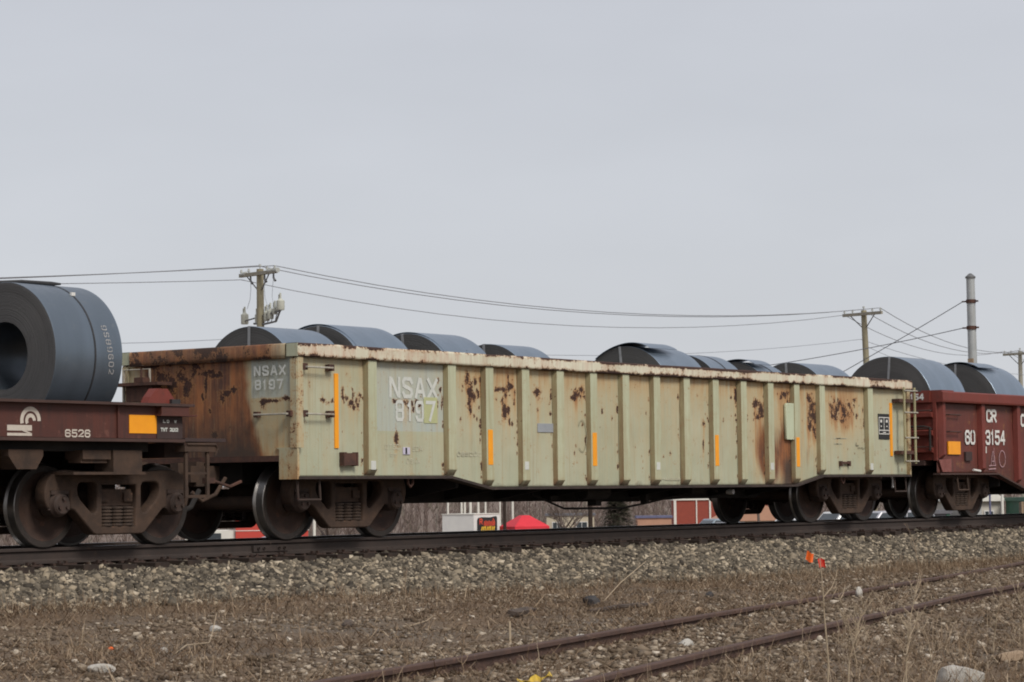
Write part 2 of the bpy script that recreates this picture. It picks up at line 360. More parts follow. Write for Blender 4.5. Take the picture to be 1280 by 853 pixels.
def np_mesh(name, V, F, mat, attrs=None, smooth=False, parent=None, kind=None):
    V = np.asarray(V, np.float32).reshape(-1, 3); F = np.asarray(F, np.int32); k = F.shape[1]
    me = bpy.data.meshes.new(name); me.vertices.add(len(V)); me.vertices.foreach_set('co', V.ravel())
    me.loops.add(F.size); me.loops.foreach_set('vertex_index', F.ravel())
    me.polygons.add(len(F)); me.polygons.foreach_set('loop_start', np.arange(0, F.size, k, dtype=np.int32))
    if smooth: me.polygons.foreach_set('use_smooth', np.ones(len(F), bool))
    me.update(calc_edges=True)
    for n, a in (attrs or {}).items():
        at = me.attributes.new(n, 'FLOAT', 'POINT'); at.data.foreach_set('value', np.asarray(a, np.float32))
    me.materials.append(M[mat] if isinstance(mat, str) else mat)
    return link(name, me, parent, None, kind)
def curve_mesh(loops, depth, bevel=.0):
    """filled 2D outline with holes, extruded: returns a mesh in XY with thickness along Z"""
    cu = bpy.data.curves.new('outline', 'CURVE'); cu.dimensions = '2D'; cu.fill_mode = 'BOTH'; cu.extrude = depth/2
    cu.bevel_depth = bevel; cu.bevel_resolution = 1; cu.offset = -bevel
    for lp in loops:
        sp = cu.splines.new('POLY'); sp.points.add(len(lp)-1); sp.use_cyclic_u = True
        for p, q in zip(sp.points, lp): p.co = (q[0], q[1], 0, 1)
    o = bpy.data.objects.new('outline', cu); COL.objects.link(o)
    dg = bpy.context.evaluated_depsgraph_get(); me = bpy.data.meshes.new_from_object(o.evaluated_get(dg))
    bpy.data.objects.remove(o); return me

# ------------------------------------------------------------------ lettering (stroked stencil glyphs)
GL = {
'N': [[(0, 0), (0, 1)], [(.17, .93), (.83, .07)], [(1, 0), (1, 1)]],
'S': [[(1, .8), (.85, 1), (.55, 1)], [(.45, 1), (.15, 1), (0, .84), (.05, .62), (.42, .52)], [(.55, .5), (.95, .38), (1, .17), (.85, 0), (.55, 0)], [(.45, 0), (.15, 0), (0, .2)]],
'A': [[(0, 0), (.42, 1)], [(.58, 1), (1, 0)], [(.3, .3), (.7, .3)]],
'X': [[(0, 1), (1, 0)], [(1, 1), (.62, .6)], [(.4, .38), (0, 0)]],
'8': [[(.4, 1), (.15, 1), (0, .86), (0, .64), (.14, .52), (0, .4), (0, .14), (.15, 0), (.4, 0)], [(.6, 1), (.85, 1), (1, .86), (1, .64), (.86, .52), (1, .4), (1, .14), (.85, 0), (.6, 0)], [(.36, .52), (.64, .52)]],
'1': [[(.15, .82), (.5, 1), (.5, 0)]],
'9': [[(.4, 1), (.15, 1), (0, .86), (0, .58), (.15, .45), (.4, .45)], [(.6, 1), (.85, 1), (1, .86), (1, .14), (.85, 0), (.6, 0)], [(.4, 0), (.15, 0), (0, .16)]],
'7': [[(0, 1), (1, 1), (.42, 0)]],
'C': [[(1, .74), (1, .86), (.82, 1), (.2, 1), (0, .84), (0, .16), (.2, 0), (.82, 0), (1, .14), (1, .26)]],
'R': [[(0, 0), (0, 1)], [(.12, 1), (.8, 1), (1, .86), (1, .62), (.82, .5), (.12, .5)], [(.5, .44), (1, 0)]],
'6': [[(1, .8), (.82, 1), (.2, 1), (0, .84), (0, .16), (.2, 0), (.8, 0), (1, .16), (1, .4), (.8, .54), (.16, .54)]],
'0': [[(.5, 1), (.2, 1), (0, .84), (0, .16), (.2, 0), (.8, 0), (1, .16), (1, .84), (.8, 1), (.5, 1)]],
'3': [[(0, .84), (.2, 1), (.8, 1), (1, .86), (1, .64), (.8, .52), (.35, .52)], [(.86, .46), (1, .36), (1, .14), (.8, 0), (.2, 0), (0, .16)]],
'5': [[(1, 1), (.08, 1), (.05, .56), (.8, .6), (1, .44), (1, .14), (.8, 0), (.2, 0), (0, .15)]],
'4': [[(.78, 0), (.78, 1)], [(.68, .98), (0, .3), (.68, .3)], [(.88, .3), (1, .3)]],
'2': [[(0, .82), (.2, 1), (.8, 1), (1, .84), (1, .64), (0, .05), (1, .05)]],
'L': [[(0, 1), (0, 0), (1, 0)]], 'T': [[(0, 1), (1, 1)], [(.5, .94), (.5, 0)]], 'D': [[(0, 0), (0, 1)], [(.1, 1), (.75, 1), (1, .75), (1, .25), (.75, 0), (.1, 0)]],
'W': [[(0, 1), (.25, 0), (.5, .8), (.75, 0), (1, 1)]], 'I': [[(.5, 0), (.5, 1)]], 'M': [[(0, 0), (0, 1), (.5, .4), (1, 1), (1, 0)]], ' ': [],
}
def stroke_strip(mb, pts, w, P, mi=0):
    """mitred flat ribbon; P maps (u,v) to 3D"""
    p = [Vector((a, b, 0)) for a, b in pts]; n = len(p); L = []
    for i in range(n):
        d0 = (p[i]-p[i-1]).normalized() if i else None; d1 = (p[i+1]-p[i]).normalized() if i < n-1 else None
        if d0 is None: d0 = d1
        if d1 is None: d1 = d0
        a = Vector((-d0.y, d0.x, 0)); b = Vector((-d1.y, d1.x, 0)); mm = (a+b)
        mm = mm.normalized() if mm.length > 1e-4 else a
        k = w/2/max(.45, mm.dot(a)); L.append((p[i]+mm*k, p[i]-mm*k))
    V = [P(q.x, q.y) for pr in L for q in pr]
    mb.add(V, [(2*i, 2*i+1, 2*i+3, 2*i+2) for i in range(n-1)], mi)
def letters(txt, org, ux, uz, h, w, gap, sw, nrm, mb=None, off=.003):
    """lay stroked text on a wall: ux/uz unit vectors across and up, nrm the outward normal"""
    mb = mb or MB(); o = Vector(org); ux, uz, nrm = Vector(ux), Vector(uz), Vector(nrm); x = 0; k = 0
    for ch in txt:
        ww = w*(.55 if ch in '1I' else 1)
        for s in GL.get(ch, []):
            d = off+.0004*(k % 4); k += 1
            # ends inset by half the stroke so the outline keeps its height
            pts = [(x+a*ww, sw/2+b*(h-sw)) for a, b in s]
            if len(pts) == 2 or True:
                q0 = Vector(pts[0]); q1 = Vector(pts[1]); e = (q0-q1).normalized()*sw*.45; pts[0] = tuple(q0+e)
                q0 = Vector(pts[-1]); q1 = Vector(pts[-2]); e = (q0-q1).normalized()*sw*.45; pts[-1] = tuple(q0+e)
            stroke_strip(mb, pts, sw, lambda u, v, d=d: o+ux*u+uz*v+nrm*d)
        x += ww+gap
    return mb

# ------------------------------------------------------------------ terrain
def gh(x, y):
    """ground height: a low shoulder in front of the embankment, falling away behind it"""
    x = np.asarray(x, float); y = np.asarray(y, float)
    z = np.interp(y, [-400, -40, -14, -8, -2.6, 3.2, 9, 25, 50, 58, 70, 130, 400], [-1.1, -.85, -.76, -.72, -.70, -.72, -1.2, -2.0, -2.8, -3.15, -3.8, -6.5, -6.5])
    near = np.exp(-((x+8)/40)**2 - ((y+8)/14)**2)
    z = z + near*((fbm(x*.5, y*.5, 3, 3)-.44)*.10 + (fbm(x*2.3, y*2.3, 5, 3)-.44)*.07)
    q = (x+19.33)*.2639-(y+11.48)*.9646; a_ = (x+19.33)*.9646+(y+11.48)*.2639
    z = z+near*(.052*np.interp(q, [-1.2, -.2, 1.6, 2.6], [0, 1, 1, 0])-.055*np.exp(-((q-1.7)/.3)**2)*np.interp(a_, [10, 15], [0, 1]))
    z = z+.19/(1+np.exp(np.clip((x+8.5)/1.8, -30, 30)))*np.interp(y, [-7, -4.2, -2.6, -1.6, 3, 6], [0, .55, 1, 1, 1, 0])*(x > -60)
    return z
def terrain():
    def axis(segs):
        a = []
        for lo, hi, st in segs: a += list(np.arange(lo, hi, st))
        return np.array(a+[segs[-1][1]])
    X = axis([(-2500, -200, 230), (-200, -40, 16), (-40, -20, 1.2), (-20, 8, .12), (8, 40, .4), (40, 240, 8), (240, 2500, 226)])
    Y = axis([(-2500, -100, 240), (-100, -20, 10), (-20, -16, .8), (-16, -2.0, .12), (-2, 10, .8), (10, 150, 5), (150, 3000, 285)])
    gx, gy = np.meshgrid(X, Y); gz = gh(gx, gy)
    n, k = len(X), len(Y); idx = np.arange(n*k).reshape(k, n)
    F = np.stack([idx[:-1, :-1], idx[:-1, 1:], idx[1:, 1:], idx[1:, :-1]], -1).reshape(-1, 4)
    o = np_mesh('ground', np.stack([gx, gy, gz], -1), F, 'ground', smooth=True, kind='structure')
terrain()
def bal(y):   # ballast cross-section height
    return np.interp(np.abs(y), [0, .6, .9, 1.25, 1.5, 2.45, 2.7], [-.20, -.215, -.235, -.26, -.32, -.68, -.82])
def ballast_bed():
    X = np.concatenate([np.arange(-90, -18, 3.0), np.arange(-18, 40, .14), np.arange(40, 330, 6.0)]); Y = np.concatenate([np.linspace(-2.7, -1.1, 20), np.linspace(-.9, 2.7, 14)])
    gx, gy = np.meshgrid(X, Y); gz = bal(gy)+(fbm(gx*2.5, gy*2.5, 9, 3)-.45)*.10
    n, k = len(X), len(Y); idx = np.arange(n*k).reshape(k, n)
    F = np.stack([idx[:-1, :-1], idx[:-1, 1:], idx[1:, 1:], idx[1:, :-1]], -1).reshape(-1, 4)
    np_mesh('ballast_bed', np.stack([gx, gy, gz], -1), F, 'ballast_base', smooth=True, kind='structure')
ballast_bed()
def ico():
    bm = bmesh.new(); bmesh.ops.create_icosphere(bm, subdivisions=1, radius=1)
    V = np.array([v.co[:] for v in bm.verts]); F = np.array([[v.index for v in f.verts] for f in bm.faces]); bm.free(); return V, F
ICO = ico()
CUB = (np.array([[a, b, c] for a in (-.75, .75) for b in (-.75, .75) for c in (-.75, .75)], float),
       np.array([[0, 1, 3], [0, 3, 2], [4, 6, 7], [4, 7, 5], [0, 4, 5], [0, 5, 1], [2, 3, 7], [2, 7, 6], [0, 2, 6], [0, 6, 4], [1, 5, 7], [1, 7, 3]]))
OCT = (np.array([[1, 0, 0], [-1, 0, 0], [0, 1, 0], [0, -1, 0], [0, 0, 1], [0, 0, -1]], float),
       np.array([[0, 2, 4], [2, 1, 4], [1, 3, 4], [3, 0, 4], [2, 0, 5], [1, 2, 5], [3, 1, 5], [0, 3, 5]]))
def stones(name, pos, size, mat, base=ICO, flat=.75, tint=None, label=None, cat=None, jit=.22):
    n = len(pos); V0, F0 = base; k = len(V0)
    A = rng.normal(size=(n, 4)); A /= np.linalg.norm(A, axis=1, keepdims=True); a, b, c, d = A.T
    Rm = np.stack([np.stack([1-2*(c*c+d*d), 2*(b*c-a*d), 2*(b*d+a*c)], -1), np.stack([2*(b*c+a*d), 1-2*(b*b+d*d), 2*(c*d-a*b)], -1), np.stack([2*(b*d-a*c), 2*(c*d+a*b), 1-2*(b*b+c*c)], -1)], 1)
    V = V0[None]*(1+rng.uniform(-jit, jit, (n, k, 1)))*rng.uniform(.6, 1.15, (n, 1, 3))
    V = np.einsum('nij,nkj->nki', Rm, V)*np.asarray(size)[:, None, None]; V[:, :, 2] *= flat
    V += pos[:, None, :]
    F = (F0[None]+(np.arange(n)*k)[:, None, None]).reshape(-1, 3)
    if tint is None: tint = np.clip(rng.beta(2.0, 2.6, n), 0, 1)
    o = np_mesh(name, V, F, mat, {'tint': np.repeat(tint, k)})
    o['kind'] = 'stuff'
    if label: o['label'] = label; o['category'] = cat
    return o
def ballast():
    P = []
    for (x0, x1, dens) in ((-16, 6, 1750), (6, 26, 1050), (26, 70, 220)):
        n = int((x1-x0)*1.55*dens); x = rng.uniform(x0, x1, n); y = rng.uniform(-2.68, -1.22, n); P.append(np.stack([x, y], -1))
        n = int((x1-x0)*1.0*dens*.16); x = rng.uniform(x0, x1, n); y = rng.uniform(-1.22, .9, n); P.append(np.stack([x, y], -1))
        n = int((x1-x0)*dens*.10); x = rng.uniform(x0, x1, n); y = rng.normal(-2.85, .22, n); P.append(np.stack([x, y], -1))
    P = np.concatenate(P); x, y = P.T
    z = np.maximum(bal(y), gh(x, y))+(fbm(x*2.5, y*2.5, 9, 3)-.45)*.08
    size = rng.gamma(3.4, .0046, len(x))+.0080; size = np.clip(size, .011, .058)
    size *= 1+.7*np.clip((x-10)/40, 0, 1)
    stones('ballast_stones', np.stack([x, y, z+size*.25], -1), size, 'stone', CUB, .85, np.clip(rng.beta(1.0, 1.75, len(x)), 0, 1), 'grey and cream crushed ballast stones banked below the main track', 'ballast', .38)
ballast()

# ------------------------------------------------------------------ main track
def rail_profile(h=.175, hw=.037, bw=.07):
    return [(-bw, 0), (bw, 0), (bw, .012), (.022, .032), (.009, .05), (.009, h-.05), (hw, h-.034), (hw, h-.008), (hw-.008, h), (-hw+.008, h), (-hw, h-.008), (-hw, h-.034), (-.009, h-.05), (-.009, .05), (-.022, .032), (-bw, .012)]
def rail(parent, name, p0, p1, mats, h=.175, wob=0, n=2, dz=0, kinks=None):
    """a rail swept from p0 to p1, its running top a second material"""
    mb = MB(); pr = rail_profile(h); k = len(pr); p0 = Vector(p0); p1 = Vector(p1); d = (p1-p0); d.z = 0; d.normalize(); s = Vector((d.y, -d.x, 0))
    for i in range(n):
        t = i/(n-1); c = p0.lerp(p1, t)
        if kinks: c = c+s*np.interp(t, kinks[0], kinks[1])+Vector((0, 0, np.interp(t, kinks[0], kinks[2])))
        for (a, b) in pr: mb.v.append(tuple(c+s*a+Vector((0, 0, b-h))))
    for i in range(n-1):
        for j in range(k):
            mb.f.append((i*k+j, i*k+(j+1) % k, (i+1)*k+(j+1) % k, (i+1)*k+j)); mb.m.append(1 if j == 8 else 0)
    mb.f += [tuple(range(k))[::-1], tuple((n-1)*k+j for j in range(k))]; mb.m += [0, 0]
    return mb.build(name, mats, parent)
def main_track():
    t = thing('railway_track', 'main line track with heavy brown rails on dark ties under the freight train', 'track', (0, 0, 0))
    for sgn in (-1, 1): rail(t, 'rail', (-90, sgn*.755, 0), (330, sgn*.755, 0), ['rail', 'railtop'])
    tb = MB().box((-.115, -1.3, -.36), (.115, 1.3, -.188)); tie = tb.build('tie', 'tie', t); tie.location = (-15.5, 0, 0)
    pls = []
    for sg in (-1, 1):
        pb = MB().box((-.09, sg*.755-.19, -.188), (.09, sg*.755+.19, -.174))
        for a in (-.05, .05):
            for q in (-.085, .085): pb.box((a-.013, sg*.755+q-.02, -.180), (a+.013, sg*.755+q+.02, -.145))
        pls.append(pb.build('tie_plate', 'plate', tie))
    for i in range(1, 170):
        o = tie.copy(); COL.objects.link(o); o.location = (-15.5+i*.53+random.uniform(-.03, .03), random.uniform(-.05, .05), random.uniform(-.012, .0)); o.rotation_euler = (0, 0, random.uniform(-.02, .02))
        for pl in pls[:(2 if i < 60 else 1 if i < 110 else 0)]:
            q = pl.copy(); COL.objects.link(q); q.parent = o
    for x in (-7.75,):
        jb = MB().box((x-.32, -.755-.045, -.135), (x+.32, -.755-.012, -.06))
        for b in (-.24, -.14, .14, .24): jb.lathe([(-.755-.062, .018), (-.755-.045, .018)], 1, (x+b, 0, -.097), 8)
        jb.box((x-.006, -.755-.040, -.172), (x+.006, -.755-.0375, .0))
        jb.build('joint_bar', 'rail', t)
    # rail anchors, small clips under the near rail base beside the ties
    ab = MB()
    for i in range(120):
        x = -15.5+i*.53
        for q in (-.16, .16): ab.box((x+q-.02, -.755-.10, -.20), (x+q+.02, -.755+.09, -.176))
    ab.build('rail_anchors', 'plate', t)['kind'] = 'stuff'
main_track()

# ------------------------------------------------------------------ trucks (bogies)
WB, WR = .915, .457
TM = {}
def truck_parts():
    tri = lambda s: [(s*.35, .67), (s*.37, .705), (s*.41, .72), (s*.58, .72), (s*.63, .70), (s*.65, .65), (s*.64, .58), (s*.60, .52), (s*.43, .375), (s*.38, .37), (s*.35, .41)]
    out = [(-1.11, .44), (-1.145, .54), (-1.145, .64), (-1.11, .73), (-1.04, .80), (-.94, .845), (-.80, .86), (-.45, .84), (0, .83), (.45, .84), (.80, .86), (.94, .845), (1.04, .80), (1.11, .73), (1.145, .64), (1.145, .54), (1.11, .44), (1.06, .43), (1.06, .62), (.77, .62), (.77, .43), (.70, .41), (.41, .15), (.36, .13), (-.36, .13), (-.41, .15), (-.70, .41), (-.77, .43), (-.77, .62), (-1.06, .62), (-1.06, .43)]
    me = curve_mesh([out, [(-.27, .22), (.27, .22), (.27, .69), (-.27, .69)], tri(1), tri(-1)], .13, .018)
    me.transform(Matrix.Rotation(R(90), 4, 'X')); me.materials.append(M['truck']); TM['frame'] = me
    mb = MB()   # wheel, inner side at +Y: origin at axle, outer face toward -Y
    prof = [(-.0, .03), (-.07, .07), (-.075, .11), (-.02, .16), (-.012, .30), (-.045, .375), (-.062, .385), (-.066, WR-.008), (-.058, WR), (.04, WR+.006), (.062, WR+.030), (.078, WR+.026), (.082, WR-.0), (.078, .385), (.05, .37), (.035, .16), (.09, .11), (.09, .03)]
    mis = [0]*6+[2, 1, 1, 1, 1, 1, 2, 0, 0, 0, 0]
    mb.lathe(prof, 1, (0, 0, 0), 48, mis)
    o = mb.build('wheel', ['wheel_face', 'tread', 'rim'], None, 35); TM['wheel'] = o.data; bpy.data.objects.remove(o)
    o = MB().lathe([(-1.0, .0), (-1.0, .075), (-.72, .085), (-.55, .085), (.55, .085), (.72, .085), (1.0, .075), (1.0, 0)], 1, (0, 0, 0), 16).build('axle', 'truck', None, 35); TM['axle'] = o.data; bpy.data.objects.remove(o)
    mb = MB().lathe([(.1, .0), (.1, .14), (-.06, .14), (-.08, .125), (-.11, .12), (-.13, .10), (-.13, 0)], 1, (0, 0, 0), 20)
    for k in range(3):
        a = R(90+120*k); mb.lathe([(-.155, 0), (-.155, .022), (-.12, .022)], 1, (.065*math.cos(a), 0, .065*math.sin(a)), 6)
    mb.box((-.13, -.08, .11), (.13, .1, .165)); mb.box((-.165, -.07, -.06), (-.135, .06, .15)); mb.box((.135, -.07, -.06), (.165, .06, .15))
    o = mb.build('bearing', 'bearing', None, 35); TM['bearing'] = o.data; bpy.data.objects.remove(o)
    prof = [(0, .0)]
    for k in range(6): prof += [(k*.038+.003, .062), (k*.038+.010, .082), (k*.038+.026, .082), (k*.038+.033, .062)]
    o = MB().lathe(prof+[(.23, 0)], 2, (0, 0, 0), 14).build('spring', 'spring', None, 0); TM['spring'] = o.data; bpy.data.objects.remove(o)
    mb = MB().box((-.26, -.99, .455), (.26, .99, .64)); mb.box((-.20, -.8, .64), (.20, .8, .76)); mb.lathe([(.76, .2), (.82, .2), (.82, 0)], 2, (0, 0, 0), 20)
    mb.box((-.25, -1.02, .50), (-.12, -.99, .60)); mb.box((.12, -1.02, .50), (.25, -.99, .60)); mb.box((-.27, -1.06, .20), (.27, -.86, .225))
    for s in (-1, 1):   # brake beams
        mb.box((s*.40-.03, -.72, .34), (s*.40+.03, .72, .42))
        for q in (-.755, .755): mb.box((s*.42-.03, q-.05, .28), (s*.47, q+.05, .52))
    o = mb.build('truck', 'truck', None, 0); TM['bolster'] = o.data; bpy.data.objects.remove(o)
truck_parts()
def truck(parent, x, flip=0):
    t = link('truck', TM['bolster'], parent, (x, 0, 0))
    for s in (-1, 1):
        link('side_frame', TM['frame'], t, (0, s*.98, 0))
        for q in (-1, 1):
            w = link('wheel', TM['wheel'], t, (q*WB, s*.755, WR)); w.rotation_euler = (0, random.uniform(0, 6), 0 if s < 0 else math.pi)
            b = link('bearing', TM['bearing'], t, (q*WB, s*.98, .475)); b.rotation_euler = (0, 0, 0 if s < 0 else math.pi)
        for a in (-.17, 0, .17): link('spring', TM['spring'], t, (a, s*1.0, .222))
    for q in (-1, 1): link('axle', TM['axle'], t, (q*WB, 0, WR))
    return t
def bracket_bar(mb, a, b, r=.011, leg=.05, nrm=(0, 1, 0)):
    """a grab iron: a bar held off the wall by two bent feet"""
    a, b, nv = Vector(a), Vector(b), Vector(nrm)*leg
    return mb.tube([a+nv, a, b, b+nv], r, 6)
def coupler(parent, x, s, z=.82):
    mb = MB().box((x, -.09, z-.1), (x+s*.42, .09, z+.1)).box((x+s*.36, -.17, z-.15), (x+s*.50, .15, z+.15)).box((x+s*.5, .02, z-.14), (x+s*.62, .15, z+.14)).box((x+s*.5, -.17, z-.1), (x+s*.60, -.08, z+.1))
    mb.tube([(x+s*.1, -.28, z-.05), (x+s*.3, -.30, z-.25), (x+s*.5, -.26, z-.33), (x+s*.62, -.2, z-.22)], .025, 8)
    return mb.build('coupler', 'truck', parent, 30)

# ------------------------------------------------------------------ coils
def steel_coil(x0, x1, r, label, ri=.29, zc=None, zf=1.08, group='steel coils loaded on the train', strap='face', wrap=0.0, y=0.0, mid=True, seg=64, cm='coil'):
    L = x1-x0; zc = zc if zc is not None else zf+r
    t = thing('steel_coil', label, 'steel coil', (x0, y, zc), 0, group)
    mb = MB(); prof = [(.0, ri)]; 
    # slightly telescoped windings on both faces
    for k in range(1, 8): prof.append((random.uniform(-.006, .006), ri+(r-ri)*k/8))
    prof += [(.0, r-.004), (.004, r), (L-.004, r), (L, r-.004)]
    for k in range(7, 0, -1): prof.append((L+random.uniform(-.006, .006), ri+(r-ri)*k/8))
    prof += [(L, ri), (0, ri)]
    mis = [1]*8+[0, 0, 0]+[1]*8+[2]
    mb.lathe(prof, 0, (0, 0, 0), seg, mis); mb.build('winding', [cm, 'coil_face', 'coil_bore'], t, 30)
    if wrap:      # loose outer lap standing off the coil
        wb = MB(); n = 26; w0, w1 = (.05*L, .98*L) if wrap > 0 else (-.025, .62*L); gp = abs(wrap); a0, a1 = (R(35), R(150)) if wrap > 0 else (R(128), R(58))
        ring = []
        for i in range(n+1):
            u = i/n; a = a0+(a1-a0)*u; rr = r+.004+gp*math.sin(u*math.pi/2)**3
            ring.append((rr*math.cos(a), rr*math.sin(a)))
        V = [(w, -q[0], q[1]+dr*0) for q in ring for w, dr in ((w0, 0), (w1, 0))]+[(w, -q[0]*.994, q[1]*.994) for q in ring for w in (w0, w1)]
        F = []; o = 2*(n+1)
        for i in range(n):
            a = 2*i; F += [(a, a+1, a+3, a+2), (o+a, o+a+2, o+a+3, o+a+1), (a, a+2, o+a+2, o+a), (a+1, o+a+1, o+a+3, a+3)]
        F += [(0, o, o+1, 1), (2*n, 2*n+1, o+2*n+1, o+2*n)]
        wb.add(V, F); wb.build('outer_lap', 'coil', t, 40)
    if strap:
        sb = MB(); th = R(90+random.uniform(-6, 6)); c, s_ = math.cos(th), math.sin(th); px, pz = -s_*.022, c*.022
        def q(x, rr, k): return (x, rr*c+k*px, rr*s_+k*pz)
        path = [(-.006, ri-.004), (-.006, r+.004), (L+.006, r+.004), (L+.006, ri-.004)]
        V = []
        for (x, rr) in path:
            for k in (-1, 1): V.append(q(x, rr, k))
        path2 = [(-.003, ri-.0), (-.003, r+.001), (L+.003, r+.001), (L+.003, ri-.0)]
        for (x, rr) in path2:
            for k in (-1, 1): V.append(q(x, rr, k))
        F = []
        for i in range(3): a = 2*i; F += [(a, a+1, a+3, a+2), (8+a, 8+a+2, 8+a+3, 8+a+1), (a, a+2, 8+a+2, 8+a), (a+1, 8+a+1, 8+a+3, a+3)]
        sb.add(V, F); sb.build('eye_strap', 'strap', t)
    if mid:
        xm = L*random.uniform(.5, .62); MB().lathe([(xm-.016, r-.001), (xm-.016, r+.004), (xm+.016, r+.004), (xm+.016, r-.001)], 0, (0, 0, 0), seg).build('band_strap', 'strap_dark', t, 30)
    return t

# ------------------------------------------------------------------ the green gondola
SP = .8218
POST_T = [-2]+list(range(13))+[14]
POSTX = [SP*(t-6) for t in POST_T]
ZT0, ZT1 = 2.222, 2.388
YS, YP, YC = 1.40, 1.468, 1.50
def zbot(x):
    return np.interp(np.abs(x), [0, 4.08, 4.95, 8.1], [.625, .625, .775, .775])
def blob(px, pz, X, Z, rx, rz, s=1.0, p=2): return s*np.exp(-(((X-px)/rx)**2+((Z-pz)/rz)**2)**(p/2))
SIDE_RUST = [(-7.08, 1.83, .03, .06), (-7.0, 1.75, .04, .04), (-6.93, 1.68, .05, .05), (-6.87, 1.64, .03, .05), (-6.82, 1.72, .03, .06), (-6.76, 1.78, .05, .03), (-7.46, 1.71, .07, .025), (-7.36, 1.675, .06, .025), (-7.28, 1.70, .03, .03), (-6.9, 1.86, .025, .03),
    (-6.03, 1.26, .05, .11), (-6.05, 1.72, .05, .03), (-5.85, 1.70, .07, .05), (-5.61, 1.72, .05, .04), (-5.18, 1.72, .035, .06), (-5.14, 2.02, .025, .04), (-5.1, 1.9, .02, .03), (-5.02, 1.66, .02, .05), (-4.98, 1.8, .02, .04),
    (-4.52, 2.05, .06, .12), (-4.46, 1.93, .08, .12), (-4.40, 1.83, .09, .09), (-4.46, 1.74, .04, .09), (-4.44, 1.64, .03, .05), (-4.22, 2.05, .03, .05), (-4.12, 2.0, .04, .06), (-4.13, 1.83, .05, .07), (-4.12, 1.58, .035, .12), (-4.31, 1.52, .02, .03),
    (-3.72, 1.93, .16, .045), (-3.55, 1.98, .10, .04), (-3.70, 1.64, .05, .11), (-3.60, 1.66, .04, .05), (-3.66, 1.85, .04, .05), (-3.74, 1.78, .03, .05), (-3.44, 1.89, .025, .05), (-3.36, 2.07, .03, .06), (-3.58, 1.5, .02, .05), (-3.46, 1.80, .02, .03),
    (-2.93, 1.90, .07, .10), (-2.92, 1.68, .03, .05), (-2.62, 1.62, .02, .03), (-1.98, 1.90, .11, .08), (-1.86, 1.98, .06, .05), (-2.08, 1.86, .04, .04), (-1.80, 1.88, .03, .03), (1.39, 1.55, .045, .065), (1.36, 1.24, .02, .11), (2.34, 2.05, .05, .07), (2.3, 1.95, .03, .04),
    (2.92, 1.88, .10, .09), (3.10, 1.78, .12, .09), (2.98, 1.66, .09, .05), (3.2, 1.9, .04, .05), (3.85, 2.04, .13, .06), (4.05, 1.98, .05, .12), (4.15, 1.75, .04, .1), (3.72, 2.0, .05, .06),
    (4.62, 1.98, .08, .1), (4.70, 1.85, .11, .09), (4.72, 1.72, .12, .12), (4.62, 1.58, .10, .10), (4.85, 1.70, .06, .12), (4.76, 1.50, .07, .07), (4.9, 1.88, .06, .06),
    (5.35, 1.86, .09, .11), (5.48, 1.74, .10, .10), (5.62, 1.93, .11, .07), (5.78, 1.84, .12, .08), (5.92, 1.77, .09, .06), (6.05, 1.82, .07, .06), (6.12, 2.0, .08, .04), (5.45, 1.98, .05, .06), (5.70, 1.66, .08, .04), (6.25, 1.76, .04, .04)]
